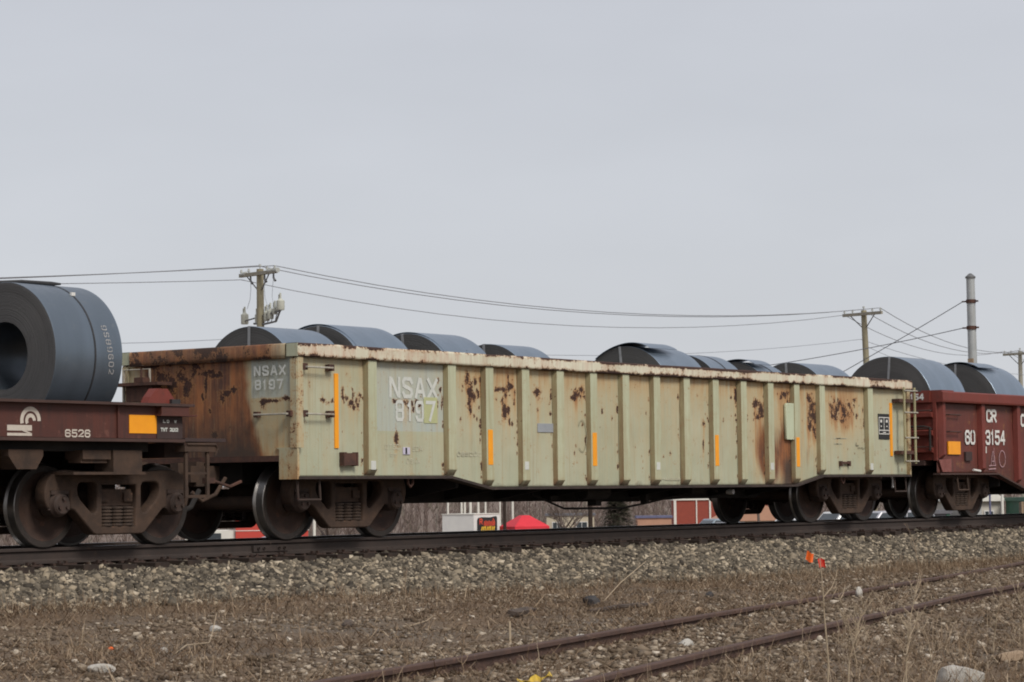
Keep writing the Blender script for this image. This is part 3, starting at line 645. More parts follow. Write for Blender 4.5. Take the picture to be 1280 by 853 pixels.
def side_attrs(X, Z):
    rust = np.zeros_like(X)
    for (px, pz, rx, rz) in SIDE_RUST: rust = np.maximum(rust, blob(px, pz, X, Z, rx*1.2, rz*1.2, .80 if px > 5.2 else .92, 2))
    for (cx, cz, n_, w_, h_) in ((-4.42, 1.85, 16, .22, .28), (-3.62, 1.8, 18, .22, .30), (-1.95, 1.88, 14, .16, .12), (3.05, 1.78, 26, .2, .2), (3.92, 2.0, 20, .26, .12), (4.7, 1.75, 40, .17, .3), (5.75, 1.83, 60, .5, .16), (-5.6, 1.68, 14, .5, .12), (-6.9, 1.72, 12, .25, .15), (2.3, 1.95, 8, .15, .15)):
        pr2 = np.random.default_rng(int(abs(cx*100)))
        for _ in range(n_): rr_ = pr2.uniform(.012, .035); rust = np.maximum(rust, blob(cx+pr2.normal(0, w_*.5), cz+pr2.normal(0, h_*.5), X, Z, rr_, rr_*pr2.uniform(1, 2.2), .95))
    # scattered small pits
    run = np.zeros_like(X)
    for (px, pz, rx, rz) in SIDE_RUST:
        if rz > .045: run = np.maximum(run, .75*np.exp(-((X-px)/(rx*.8))**2)*np.where(Z < pz, np.exp(-((pz-Z)/.30)**2), np.exp(-((pz-Z)/.06)**2)))
    pr3 = np.random.default_rng(11)
    for xp in POSTX:
        for _ in range(13):
            px = xp+pr3.choice([-1, 1], p=[.75, .25])*pr3.uniform(.115, .15); pz = pr3.uniform(.70, 2.0); r0 = pr3.uniform(.010, .026); rust = np.maximum(rust, blob(px, pz, X, Z, r0, r0*pr3.uniform(1.2, 3), .85))
    prg = np.random.default_rng(3)
    for _ in range(150):
        px = prg.uniform(-7.9, 7.9); pz = prg.uniform(.85, 2.1); r0 = prg.uniform(.010, .028)
        rust = np.maximum(rust, blob(px, pz, X, Z, r0, r0*1.6, .62, 2))
    edge = np.interp(np.abs((X/SP) % 1-.5), [0, .36, .46, .5], [0, 0, .45, .5])*np.interp(Z, [.6, .9, 1.5, 2.2], [1.0, .55, .15, .1])
    stain = np.interp(Z, [.9, 1.5, 1.85, 2.05, 2.22], [.0, .16, .42, .78, .95])*np.interp(np.abs(X), [0, 6.4, 6.8, 8], [1, 1, .5, .35])
    stain = stain*np.where((X > -6.45) & (X < -4.98) & (Z > 1.3), .25, 1)
    stain = stain+.35*blob(0, 1.2, X, Z, 6, .5, 1)*.5+edge*.8
    stain = stain+run
    stain += blob(3.16, 1.25, X, Z, .34, .55, 1.25)+blob(3.95, 1.1, X, Z, .36, .9, 1.3)+blob(4.72, 1.5, X, Z, .3, .5, .6)+blob(5.75, 1.7, X, Z, .7, .4, .55)+blob(-3.7, 1.85, X, Z, .5, .3, .3)
    wash = blob(3.18, 1.15, X, Z, .30, .46, 1.0)+blob(3.93, 1.12, X, Z, .36, .62, 1.1)+blob(3.38, .85, X, Z, .2, .35, .55)+blob(4.55, 1.1, X, Z, .12, .4, .42)+blob(5.75, 1.55, X, Z, .55, .12, .38)+blob(-4.5, 1.6, X, Z, .15, .2, .35)+blob(-6.88, 1.45, X, Z, .06, .3, .35)
    grime_shade = blob(3.92, .85, X, Z, .22, .26, .95)+np.interp(Z, [.6, .68, .8], [.95, .42, .0])*.7*np.where(np.abs(X) < 4.6, 1, .7)
    patch = ((X > -6.5) & (X < -4.94) & (Z > 1.345)).astype(float)
    return {'rust': rust, 'stain': np.clip(stain, 0, 1.2), 'wash': wash, 'grime': grime_shade, 'patch': patch}
ENDR = [(.68, 2.22, .05, .04), (.48, 2.06, .08, .12), (.25, 2.12, .06, .12), (.2, 2.16, .08, .05), (-.03, 2.08, .05, .06), (-.2, 2.05, .05, .04), (.10, 2.07, .14, .03), (-.12, 2.04, .12, .03), (-.3, 1.83, .10, .03), (-.4, 1.86, .06, .05), (-.24, 1.74, .05, .06), (-.27, 1.80, .06, .04), (-.02, 1.59, .03, .04), (.11, 1.78, .02, .06), (.05, 1.9, .02, .12), (.62, 1.95, .12, .10), (.80, 2.05, .10, .08), (.38, 1.92, .08, .12), (-.1, 1.3, .05, .06), (-1.0, 1.70, .22, .02), (-.88, 1.68, .04, .05), (-1.25, 1.72, .10, .03), (-1.42, 2.2, .05, .12), (-1.44, 1.9, .03, .2), (-1.45, 1.4, .03, .3), (-1.40, .98, .10, .12), (1.0, 2.2, .2, .06)]
def end_attrs(Y, Z):
    rust = np.zeros_like(Y)
    for (py, pz, ry, rz) in ENDR: rust = np.maximum(rust, blob(py, pz, Y, Z, ry*1.3, rz*1.3, .95, 2))
    ed = np.interp(Z, [1.0, 1.2, 1.75, 2.3], [-1.02, -.92, -.76, -.70])  # outline of the shadow on this end, painted in with the rust and dirt
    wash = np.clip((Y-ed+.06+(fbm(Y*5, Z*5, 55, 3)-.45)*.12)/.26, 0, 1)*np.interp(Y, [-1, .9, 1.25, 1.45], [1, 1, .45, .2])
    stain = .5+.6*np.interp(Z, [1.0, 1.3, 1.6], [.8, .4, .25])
    grime_shade = np.clip((Y-ed-.03)/.22, 0, 1)*np.interp(Z, [1.0, 1.2, 1.5, 1.8], [.95, .80, .48, .05])*np.interp(Y, [-1, -.1, .7], [1.0, .95, .5])
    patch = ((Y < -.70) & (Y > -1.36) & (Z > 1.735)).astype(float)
    return {'rust': rust, 'stain': (stain+0*Y)*(1-.7*patch), 'wash': wash*.95*(1-patch), 'grime': grime_shade*(1-patch), 'patch': patch}
def panel_grid(parent, name, xs, zs_lo, zs_hi, y, attrf, mat, dent=.010, rows=56, seed=0, sgn=-1, thick=.012):
    """a plate in the XZ plane facing sgn*Y with real thickness and shallow dents"""
    nx = len(xs); u = np.linspace(0, 1, rows)[:, None]; X = np.repeat(xs[None], rows, 0); Z = zs_lo[None]+(zs_hi-zs_lo[None])*u
    D = (fbm(X*1.7+9, Z*1.7, 21+seed, 3)-.45)*dent*2.4
    Yv = y+sgn*D
    front = np.stack([X, Yv, Z], -1).reshape(-1, 3)
    e = np.concatenate([np.arange(nx), np.arange(1, rows)*nx+nx-1, (rows-1)*nx+np.arange(nx-2, -1, -1), np.arange(rows-2, 0, -1)*nx])
    back = front[e].copy(); back[:, 1] = y-sgn*thick
    idx = np.arange(nx*rows).reshape(rows, nx)
    F = np.stack([idx[:-1, :-1], idx[:-1, 1:], idx[1:, 1:], idx[1:, :-1]], -1).reshape(-1, 4)
    b = nx*rows+np.arange(len(e)); F2 = np.stack([np.roll(e, -1), e, b, np.roll(b, -1)], -1)
    c4 = np.array([[b[0], b[nx-1], b[nx-1+rows-1], b[2*nx-2+rows-1]]])[:, ::-1]
    V = np.concatenate([front, back]); F = np.concatenate([F, F2, c4])
    A = attrf(V[:, 0], V[:, 2]) if attrf else None
    return np_mesh(name, V, F, mat, A, parent=parent)
def post_mesh(x, zb, zt, y0, y1, face, base, s=-1):
    """hat-section post: flat face, raking flanks, foot tapering back into the side sheet"""
    mb = MB(); zf = zb+.085
    def ring(z, yy, f): return [(x-base/2, s*y0, z), (x-f/2, s*yy, z), (x+f/2, s*yy, z), (x+base/2, s*y0, z)]
    rows = [ring(zb+.015, y0+.012, face*1.0), ring(zf, y1, face), ring(zf+.05, y1, face), ring(zt, y1, face)]
    V = sum(rows, []); F = []; FM = []
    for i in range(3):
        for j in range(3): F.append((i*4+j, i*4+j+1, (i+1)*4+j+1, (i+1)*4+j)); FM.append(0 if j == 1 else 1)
    o = len(mb.v); mb.v += V; mb.f += F; mb.m += FM
    mb.f += [(0, 3, 2, 1), (12, 13, 14, 15)]; mb.m += [0, 0]
    return mb
def green_gondola():
    g = thing('gondola_car', 'rusty pale green steel gondola railcar numbered 8197 in the middle of the train', 'gondola car', (0, 0, 0))
    bx = [-7.985]+POSTX+[7.985]
    for i in range(len(bx)-1):
        n = max(8, int((bx[i+1]-bx[i])/.02)); xs = np.linspace(bx[i], bx[i+1], n)
        xs = np.unique(np.concatenate([xs, [q for q in (-4.95, -4.08, 4.08, 4.95) if bx[i] < q < bx[i+1]]]))
        panel_grid(g, 'side_panel', xs, zbot(xs), ZT0, -YS, side_attrs, 'green', .004 if i == 1 else .011, 76)
    xs = np.linspace(-7.985, 7.985, 40); xs = np.unique(np.concatenate([xs, [-4.95, -4.08, 4.08, 4.95]]))
    panel_grid(g, 'side_panel', xs, zbot(xs), ZT0, YS, None, 'green', .009, 12, 0, 1)
    for x in POSTX:
        for s in (-1, 1):
            zb = float(zbot(x))
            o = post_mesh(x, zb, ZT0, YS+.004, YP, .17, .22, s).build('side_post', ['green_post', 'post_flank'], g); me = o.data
            for nm, fn in (('grime', lambda q: np.interp(q-zb, [0, .07, .085, .135], [.85, .60, .40, .0])), ('stain', lambda q: np.interp(q-zb, [0, .2, .5, 1.3, 1.6], [1, .5, .1, .15, .4]))):
                at = me.attributes.new(nm, 'FLOAT', 'POINT'); at.data.foreach_set('value', [float(fn(v.co.z)) for v in me.vertices])
    for s in (-1, 1):   # lower side sill strip following the fishbelly
        mb = MB(); X = [-7.99, -4.95, -4.08, 4.08, 4.95, 7.99]
        for i in range(5):
            a, b = X[i], X[i+1]; za, zb = float(zbot(a)), float(zbot(b))
            P = [(a, s*1.30, za-.035), (b, s*1.30, zb-.035), (b, s*1.47, zb-.035), (a, s*1.47, za-.035), (a, s*1.30, za-.001), (b, s*1.30, zb-.001), (b, s*1.47, zb-.001), (a, s*1.47, za-.001)]
            mb.add(P, [(0, 3, 2, 1), (4, 5, 6, 7), (0, 1, 5, 4), (1, 2, 6, 5), (2, 3, 7, 6), (3, 0, 4, 7)])
        mb.build('side_sill', 'grime_flange', g)
        # top chord: a bulbed channel, chipped along both edges
        nx = 700; xs = np.linspace(-8.03, 8.03, nx)
        prof = [(YS-.07, ZT0), (YS+.03, ZT0-.0), (YC-.012, ZT0+.002), (YC, ZT0+.014), (YC, ZT0+.035), (YC, ZT0+.06), (YC, ZT0+.09), (YC, ZT0+.115), (YC, ZT0+.135), (YC, ZT1-.016), (YC-.014, ZT1), (YS-.07, ZT1), (YS-.09, ZT1-.05)]
        k = len(prof)
        wob = (fbm(xs*1.3, xs*0+2, 31, 3)-.45)*.016; wz = (fbm(xs*.8, xs*0+7, 33, 3)-.45)*.012
        V = np.array([[(x, s*(y+w), z+q) for (y, z) in prof] for x, w, q in zip(xs, wob, wz)]).reshape(-1, 3)
        idx = np.arange(nx*k).reshape(nx, k)
        F = np.stack([idx[:-1], idx[1:], np.roll(idx[1:], -1, 1), np.roll(idx[:-1], -1, 1)], -1).reshape(-1, 4)
        if s > 0: F = F[:, ::-1]
        X, Z = V[:, 0], V[:, 2]-ZT0
        n1 = fbm(X*7, Z*4, 41, 4); n2 = fbm(X*22, Z*9, 43, 3)
        heavy = np.interp(X, [-8, -7.8, -7.5, -5.6, -5, -3, 0, 3.5, 5, 8], [.2, .9, .7, .75, .35, .25, .32, .4, .3, .75])
        lo = fbm(X*1.6, Z*0+5, 47, 3); rust = np.interp(Z, [0, .018, .055, .115, .145, .17], [.85, .50, .02, .02, .70, 1.0])*(.45+1.2*np.clip(lo*2-.4, 0, 1))+heavy*(n1-.27)*2.1*np.clip(lo*3-.5, .25, 1.3)+(n2-.45)*.5
        cap = np.concatenate([idx[0], idx[-1]])
        o = np_mesh('top_chord', V, F, 'chord', {'rust': np.clip(rust, 0, 1), 'stain': np.clip(heavy*.45+(n1-.55), 0, 1)}, parent=g)
        for e in (-1, 1): MB().box((e*8.035, s*(YS-.085), ZT0+.004), (e*8.02, s*(YC-.006), ZT1-.004)).build('chord_cap', 'green', g)
    # ends
    ys = np.linspace(-1.405, 1.405, 96); u = np.linspace(0, 1, 44)
    for s in (-1, 1):
        Y, Z = np.meshgrid(ys, 1.03+(ZT0-1.03)*u); D = (fbm(Y*1.5+3, Z*1.5, 51, 3)-.45)*.03
        V = np.stack([s*(7.99)+s*D*.7, Y, Z], -1).reshape(-1, 3); idx = np.arange(V.shape[0]).reshape(44, 96)
        F = np.stack([idx[:-1, :-1], idx[1:, :-1], idx[1:, 1:], idx[:-1, 1:]], -1).reshape(-1, 4)
        if s > 0: F = F[:, ::-1]
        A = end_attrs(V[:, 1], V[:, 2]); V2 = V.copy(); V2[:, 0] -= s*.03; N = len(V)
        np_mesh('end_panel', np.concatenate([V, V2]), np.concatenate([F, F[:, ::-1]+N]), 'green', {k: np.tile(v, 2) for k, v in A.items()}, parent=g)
        # end chord
        ny = 90; yy = np.linspace(-YS+.09, YS-.09, ny); prof = [(7.96, ZT0-.02), (8.045, ZT0-.02), (8.05, ZT0+.03), (8.05, ZT1-.02), (8.03, ZT1), (7.94, ZT1)]
        V = np.array([[(s*a, y, z) for a, z in prof] for y in yy]).reshape(-1, 3); k = len(prof); idx = np.arange(ny*k).reshape(ny, k)
        F = np.stack([idx[:-1], np.roll(idx[:-1], -1, 1), np.roll(idx[1:], -1, 1), idx[1:]], -1).reshape(-1, 4)
        if s > 0: F = F[:, ::-1]
        n1 = fbm(V[:, 1]*4, V[:, 2]*6, 61, 4)
        w = np.interp(V[:, 1], [-1.4, -1.0, -.5, .9, 1.3], [.30, .6, 1.0, .95, .55])
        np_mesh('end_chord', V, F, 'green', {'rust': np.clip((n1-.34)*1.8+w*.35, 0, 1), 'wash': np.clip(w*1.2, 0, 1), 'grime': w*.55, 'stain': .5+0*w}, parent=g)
        # corner posts wrap side and end
        for q in (-1, 1):
            cp = MB().box((s*7.90, q*1.415, 1.12), (s*8.005, q*1.47, ZT0-.001)).box((s*7.995, q*1.36, 1.12), (s*8.02, q*1.462, ZT0-.022))
            o = cp.build('corner_post', 'green', g)
            me = o.data; at = me.attributes.new('rust', 'FLOAT', 'POINT'); at.data.foreach_set('value', [.30]*len(me.vertices))
            at = me.attributes.new('stain', 'FLOAT', 'POINT'); at.data.foreach_set('value', [.6]*len(me.vertices))
            cb = MB().prism([(-1.462*1, .74), (-1.17, .74), (-1.17, 1.10), (-1.12, 1.125), (-1.462, 1.125)] if q < 0 else [(1.462, .74), (1.462, 1.125), (1.12, 1.125), (1.17, 1.10), (1.17, .74)], 0, s*7.975, s*8.012)
            o = cb.build('corner_plate', 'green', g); me = o.data
            at = me.attributes.new('rust', 'FLOAT', 'POINT'); at.data.foreach_set('value', [.34 if v.co.z < 1.0 else .15 for v in me.vertices])
            at = me.attributes.new('stain', 'FLOAT', 'POINT'); at.data.foreach_set('value', [1.0 if v.co.z < 1.0 else .4 for v in me.vertices])
        MB().box((s*7.80, -1.16, .96), (s*8.015, 1.16, 1.03)).build('end_sill', 'rust', g)
        coupler(g, s*7.9, s)
        truck(g, s*6.553)
        # bolster arms to the side sill
        MB().box((s*6.40, -1.29, .83), (s*6.70, 1.29, .98)).build('body_bolster', 'under', g)
    fl = MB().box((-7.94, -1.38, 1.03), (7.94, 1.38, 1.075)).build('floor', 'under', g)
    # fishbelly centre sill and cross members
    cs = MB()
    cs.prism([(-7.6, 1.02), (7.6, 1.02), (7.6, .70), (5.6, .68), (4.9, .42), (-4.9, .42), (-5.6, .68), (-7.6, .70)], 1, -.20, .20)
    for k in range(-4, 5):
        x = k*1.15; cs.prism([(-1.28, 1.02), (1.28, 1.02), (1.28, .62), (.25, .46), (-.25, .46), (-1.28, .62)], 0, x-.03, x+.03)
    cs.build('centre_sill', 'under', g)
    br = MB().tube([(-1.9, -.55, .52), (-1.2, -.62, .31), (.3, -.62, .30), (1.1, -.5, .36), (2.4, -.4, .50)], .016, 6).tube([(-.9, -.1, .43), (1.4, -.1, .41), (2.8, -.1, .44)], .022, 6)
    br.box((-.5, -.70, .34), (-.36, -.55, .52)).box((.9, -.66, .36), (.98, -.56, .50)).box((-1.5, -.6, .43), (-1.3, -.45, .50)).lathe([(-.95, 0), (-.95, .12), (-.35, .12), (-.35, 0)], 0, (0, -.75, .55), 14)
    br.box((1.9, -.85, .50), (2.3, -.5, .72)).lathe([(-1.24, .045), (-1.20, .05), (-1.16, .03), (-1.16, 0)], 1, (2.05, 0, .565), 10)
    br.build('brake_rigging', 'under', g)
    MB().lathe([(-1.32, 0), (-1.32, .038), (-1.26, .042), (-1.2, .03)], 1, (2.35, 0, .52), 10).build('retainer_valve', 'stencil_grey', g, 30)
    # near-side fittings
    for (x0, x1, z) in ((-7.86, -7.37, 2.10), (-7.86, -7.37, 1.53)):
        bracket_bar(MB(), (x0, -1.50, z), (x1, -1.50, z), .012, .085).build('grab_iron', 'iron', g)
        MB().box((x0-.05, -1.475, z-.035), (x0+.04, -1.412, z+.045)).box((x1-.05, -1.475, z-.035), (x1+.05, -1.412, z+.045)).build('grab_bracket', 'rust', g)
    bracket_bar(MB(), (-8.09, -.83, 1.53), (-8.09, -1.36, 1.53), .012, .08, (1, 0, 0)).build('grab_iron', 'iron', g)
    MB().box((-8.06, -.87, 1.50), (-8.0, -.80, 1.57)).box((-8.06, -1.40, 1.50), (-8.0, -1.33, 1.57)).build('grab_bracket', 'rust', g)
    for s in (-1, 1):   # stirrup steps hanging below the sill
        a, b = (s*7.93, s*7.52)
        MB().tube([(a, -1.38, .76), (a, -1.40, .49), (b, -1.40, .49), (b, -1.38, .76)], .017, 6).build('stirrup_step', 'bearing', g)
        MB().tube([(s*5.72-.05, -1.38, .76), (s*5.72-.05, -1.38, .68), (s*5.72, -1.38, .635), (s*5.72+.05, -1.38, .68), (s*5.72+.05, -1.38, .76)], .017, 6).build('towing_loop', 'rust', g)
    # ladder at the right end of the near side
    lb = MB()
    for x in (7.60, 7.985): lb.box((x-.025, -1.575, .96), (x+.025, -1.555, 2.26))
    ld = lb.build('ladder', 'post_flank', g)
    for z in (2.20, 1.83, 1.40, 1.00): MB().tube([(7.575, -1.583, z), (8.06, -1.583, z)], .013, 6).build('rung', 'iron', ld)
    for z in (2.0, 1.12): MB().box((7.45 if z > 1.5 else 7.50, -1.55, z), (7.98, -1.41, z+.06)).build('ladder_bracket', 'rust', ld)
    # end platform, rail and hand brake at the far side of the left end
    hb = MB().box((-8.28, .60, 1.945), (-8.01, 1.40, 1.985)).box((-8.22, .75, 1.75), (-8.05, 1.2, 1.95))
    hb.tube([(-8.2, .95, 1.97), (-8.2, .95, 2.16)], .014, 6).box((-8.23, .9, 1.99), (-8.1, 1.05, 2.05)).build('brake_platform', 'rust', g)
    MB().tube([(-8.07, 1.38, 1.3), (-8.07, 1.38, 2.16), (-8.07, .93, 2.16), (-8.07, .93, 1.3)], .016, 6).build('end_ladder', 'iron', g)
    # lettering patches and lettering
    ux, uz, nv = (1, 0, 0), (0, 0, 1), (0, -1, 0)
    MB().box((-5.455, -1.4068, 1.455), (-5.175, -1.40, 1.79)).build('number_patch', 'lime_patch', g)
    letters('NSAX', (-6.14, -1.4025, 1.765), ux, uz, .275, .175, .085, .050, nv).build('reporting_mark', 'letter', g)
    letters('819', (-6.02, -1.4025, 1.47), ux, uz, .27, .13, .105, .043, nv).build('car_number', 'letter', g)
    letters('7', (-5.40, -1.407, 1.475), ux, uz, .27, .16, .1, .046, nv).build('car_number', 'letter', g)
    letters('NSAX', (-8.011, -.785, 2.005), (0, -1, 0), uz, .125, .085, .05, .027, (-1, 0, 0)).build('reporting_mark', 'letter', g)
    letters('8197', (-8.011, -.80, 1.835), (0, -1, 0), uz, .125, .075, .055, .025, (-1, 0, 0)).build('car_number', 'letter', g)
    for (x, z0, z1, w) in ((-7.21, 1.12, 2.04, .075), (7.405, 1.09, 1.99, .085)): MB().box((x-w/2, -1.413, z0), (x+w/2, -1.40, z1)).build('reflector_stripe', 'orange', g)
    for i, z0 in ((2, .92), (5, .91), (9, .915), (12, .905)):
        x = POSTX[i]; MB().box((x-.05, -YP-.004, z0), (x+.055, -YP+.002, z0+.465)).build('reflector_stripe', 'orange', g)
    for i in (0, 3, 7, 11, 14):
        x = POSTX[i]; MB().box((x-.045, -YP-.004, .855), (x+.05, -YP+.002, .965)).build('white_decal', 'letter', g)
    bx_ = MB().box((-7.12, -1.47, .91), (-6.89, -1.40, 1.06)).box((-7.15, -1.478, .90), (-7.10, -1.40, 1.07)).box((-6.905, -1.478, .90), (-6.875, -1.40, 1.07)); bx_.build('tag_box', 'rust', g)
    MB().box((5.56, -1.455, .915), (5.60, -1.40, 1.0)).box((5.84, -1.455, .915), (5.88, -1.40, 1.0)).box((5.60, -1.45, .955), (5.84, -1.43, .99)).build('small_bracket', 'rust', g)
    # raised repair plate between posts
    pm = curve_mesh([[(-.15, -.27), (-.13, -.29), (.13, -.29), (.15, -.27), (.15, .26), (.12, .29), (-.12, .29), (-.15, .26)]], .03, .008)
    pm.transform(Matrix.Translation((3.93, -1.435, 1.62)) @ Matrix.Rotation(R(90), 4, 'X')); pm.materials.append(M['green_post']); link('repair_plate', pm, g)
    MB().box((-2.94, -1.413, 1.37), (-2.555, -1.40, 1.49)).build('grey_decal', grimy('pale_grey_decal', (.33, .345, .36), (.27, .29, .31), 5, .6), g)
    # consolidated stencil placard
    MB().box((6.95, -1.413, 1.37), (7.335, -1.40, 1.80)).build('placard', 'black', g)
    pb = MB()
    def fr(x0, x1, z0, z1, w=.014):
        pb.box((x0, -1.416, z0), (x1, -1.412, z0+w)); pb.box((x0, -1.416, z1-w), (x1, -1.412, z1)); pb.box((x0, -1.416, z0+w), (x0+w, -1.412, z1-w)); pb.box((x1-w, -1.416, z0+w), (x1, -1.412, z1-w))
    fr(6.955, 7.33, 1.455, 1.745); pb.box((7.135, -1.4155, 1.53), (7.15, -1.412, 1.735)); pb.box((6.965, -1.4155, 1.515), (7.32, -1.412, 1.53))
    for x in (7.0, 7.2):
        pb.box((x+.01, -1.4155, 1.655), (x+.07, -1.412, 1.70)); pb.box((x+.02, -1.4155, 1.58), (x+.06, -1.412, 1.60))
    pb.box((7.1, -1.4155, 1.48), (7.2, -1.412, 1.495)); pb.build('placard_marks', 'white', g)
    # faded data stencils
    db = MB()
    def rows(x, z, n, w, h, gap): 
        for k in range(n): letters(random.choice('A8LD6C0T5'), (x+k*(w+gap), -1.4025, z), ux, uz, h, w, .02, .013, nv, db)
    rows(-6.25, 1.11, 4, .05, .07, .025); rows(-5.70, 1.09, 3, .05, .07, .025); rows(-5.82, .93, 4, .045, .07, .03); rows(-6.15, 1.02, 2, .05, .04, .02); rows(-4.75, 1.03, 6, .06, .06, .03); rows(.15, .70, 8, .05, .035, .02); rows(5.40, 1.36, 6, .06, .02, .02); rows(5.42, 1.27, 4, .05, .02, .02)
    db.build('data_stencil', 'faint', g)['kind'] = 'stuff'
    dk = MB(); dk.box((-5.90, -1.413, 1.05), (-5.76, -1.40, 1.14)); dk.build('data_sticker', 'lavender', g)
    letters('I', (-5.86, -1.4135, 1.055), ux, uz, .08, .07, .03, .035, nv).build('sticker_mark', 'black', g)
    letters('L', (6.15, -1.410, 1.25), ux, uz, .06, .08, .03, .016, nv, letters('ITITLITL', (6.2, -1.410, 1.20), ux, uz, .03, .04, .012, .010, nv)).build('data_stencil', 'stencil_dark', g)['kind'] = 'stuff'
    # chalk scrawl
    sc = MB(); pts = [(-1.87+.10*math.cos(a)*(1.1-.2*a/6), 1.33+.22*math.sin(a)) for a in np.linspace(R(140), R(-130), 18)]
    stroke_strip(sc, pts, .012, lambda u, v: Vector((u, -1.4165, v))); sc.build('chalk_mark', grimy('pencil_scrawl', (.24, .22, .15), (.34, .33, .22), 6, .9), g)
green_gondola()
GC = 'coils standing in the green gondola'
for (x0, x1, zt, lab, wr, md) in (
    (-7.25, -6.20, 2.69, 'dark steel coil nearest the left end of the green gondola, rising behind its NSAX corner', 0, False),
    (-5.93, -4.80, 2.76, 'second steel coil from the left in the green gondola, with a creased loose outer lap', .07, False),
    (-4.03, -3.02, 2.74, 'third steel coil from the left in the green gondola, a dark band round its middle', .06, True),
    (-2.19, -1.35, 2.67, 'fourth steel coil from the left in the green gondola, just before the empty gap', .0, False),
    (1.36, 2.55, 2.78, 'steel coil right of the empty gap in the green gondola, its loose lap raised', -.09, False),
    (2.97, 3.80, 2.71, 'smaller steel coil between the two loose lapped coils right of the gap in the gondola', 0, True),
    (4.57, 5.35, 2.65, 'lowest steel coil in the green gondola, second from its right end', -.07, True),
    (6.40, 7.55, 2.70, 'rightmost steel coil in the green gondola, smooth and pale on top', 0, False)):
    steel_coil(x0, x1, (zt-1.08)/2, lab, group=GC, wrap=wr, mid=md)
def settle(root, loc):
    """move the Empty to the thing's base, leaving its parts where they are"""
    loc = Vector(loc); root.location = loc
    for o in [q for q in bpy.data.objects if q.parent == root]: o.location = Vector(o.location)-loc

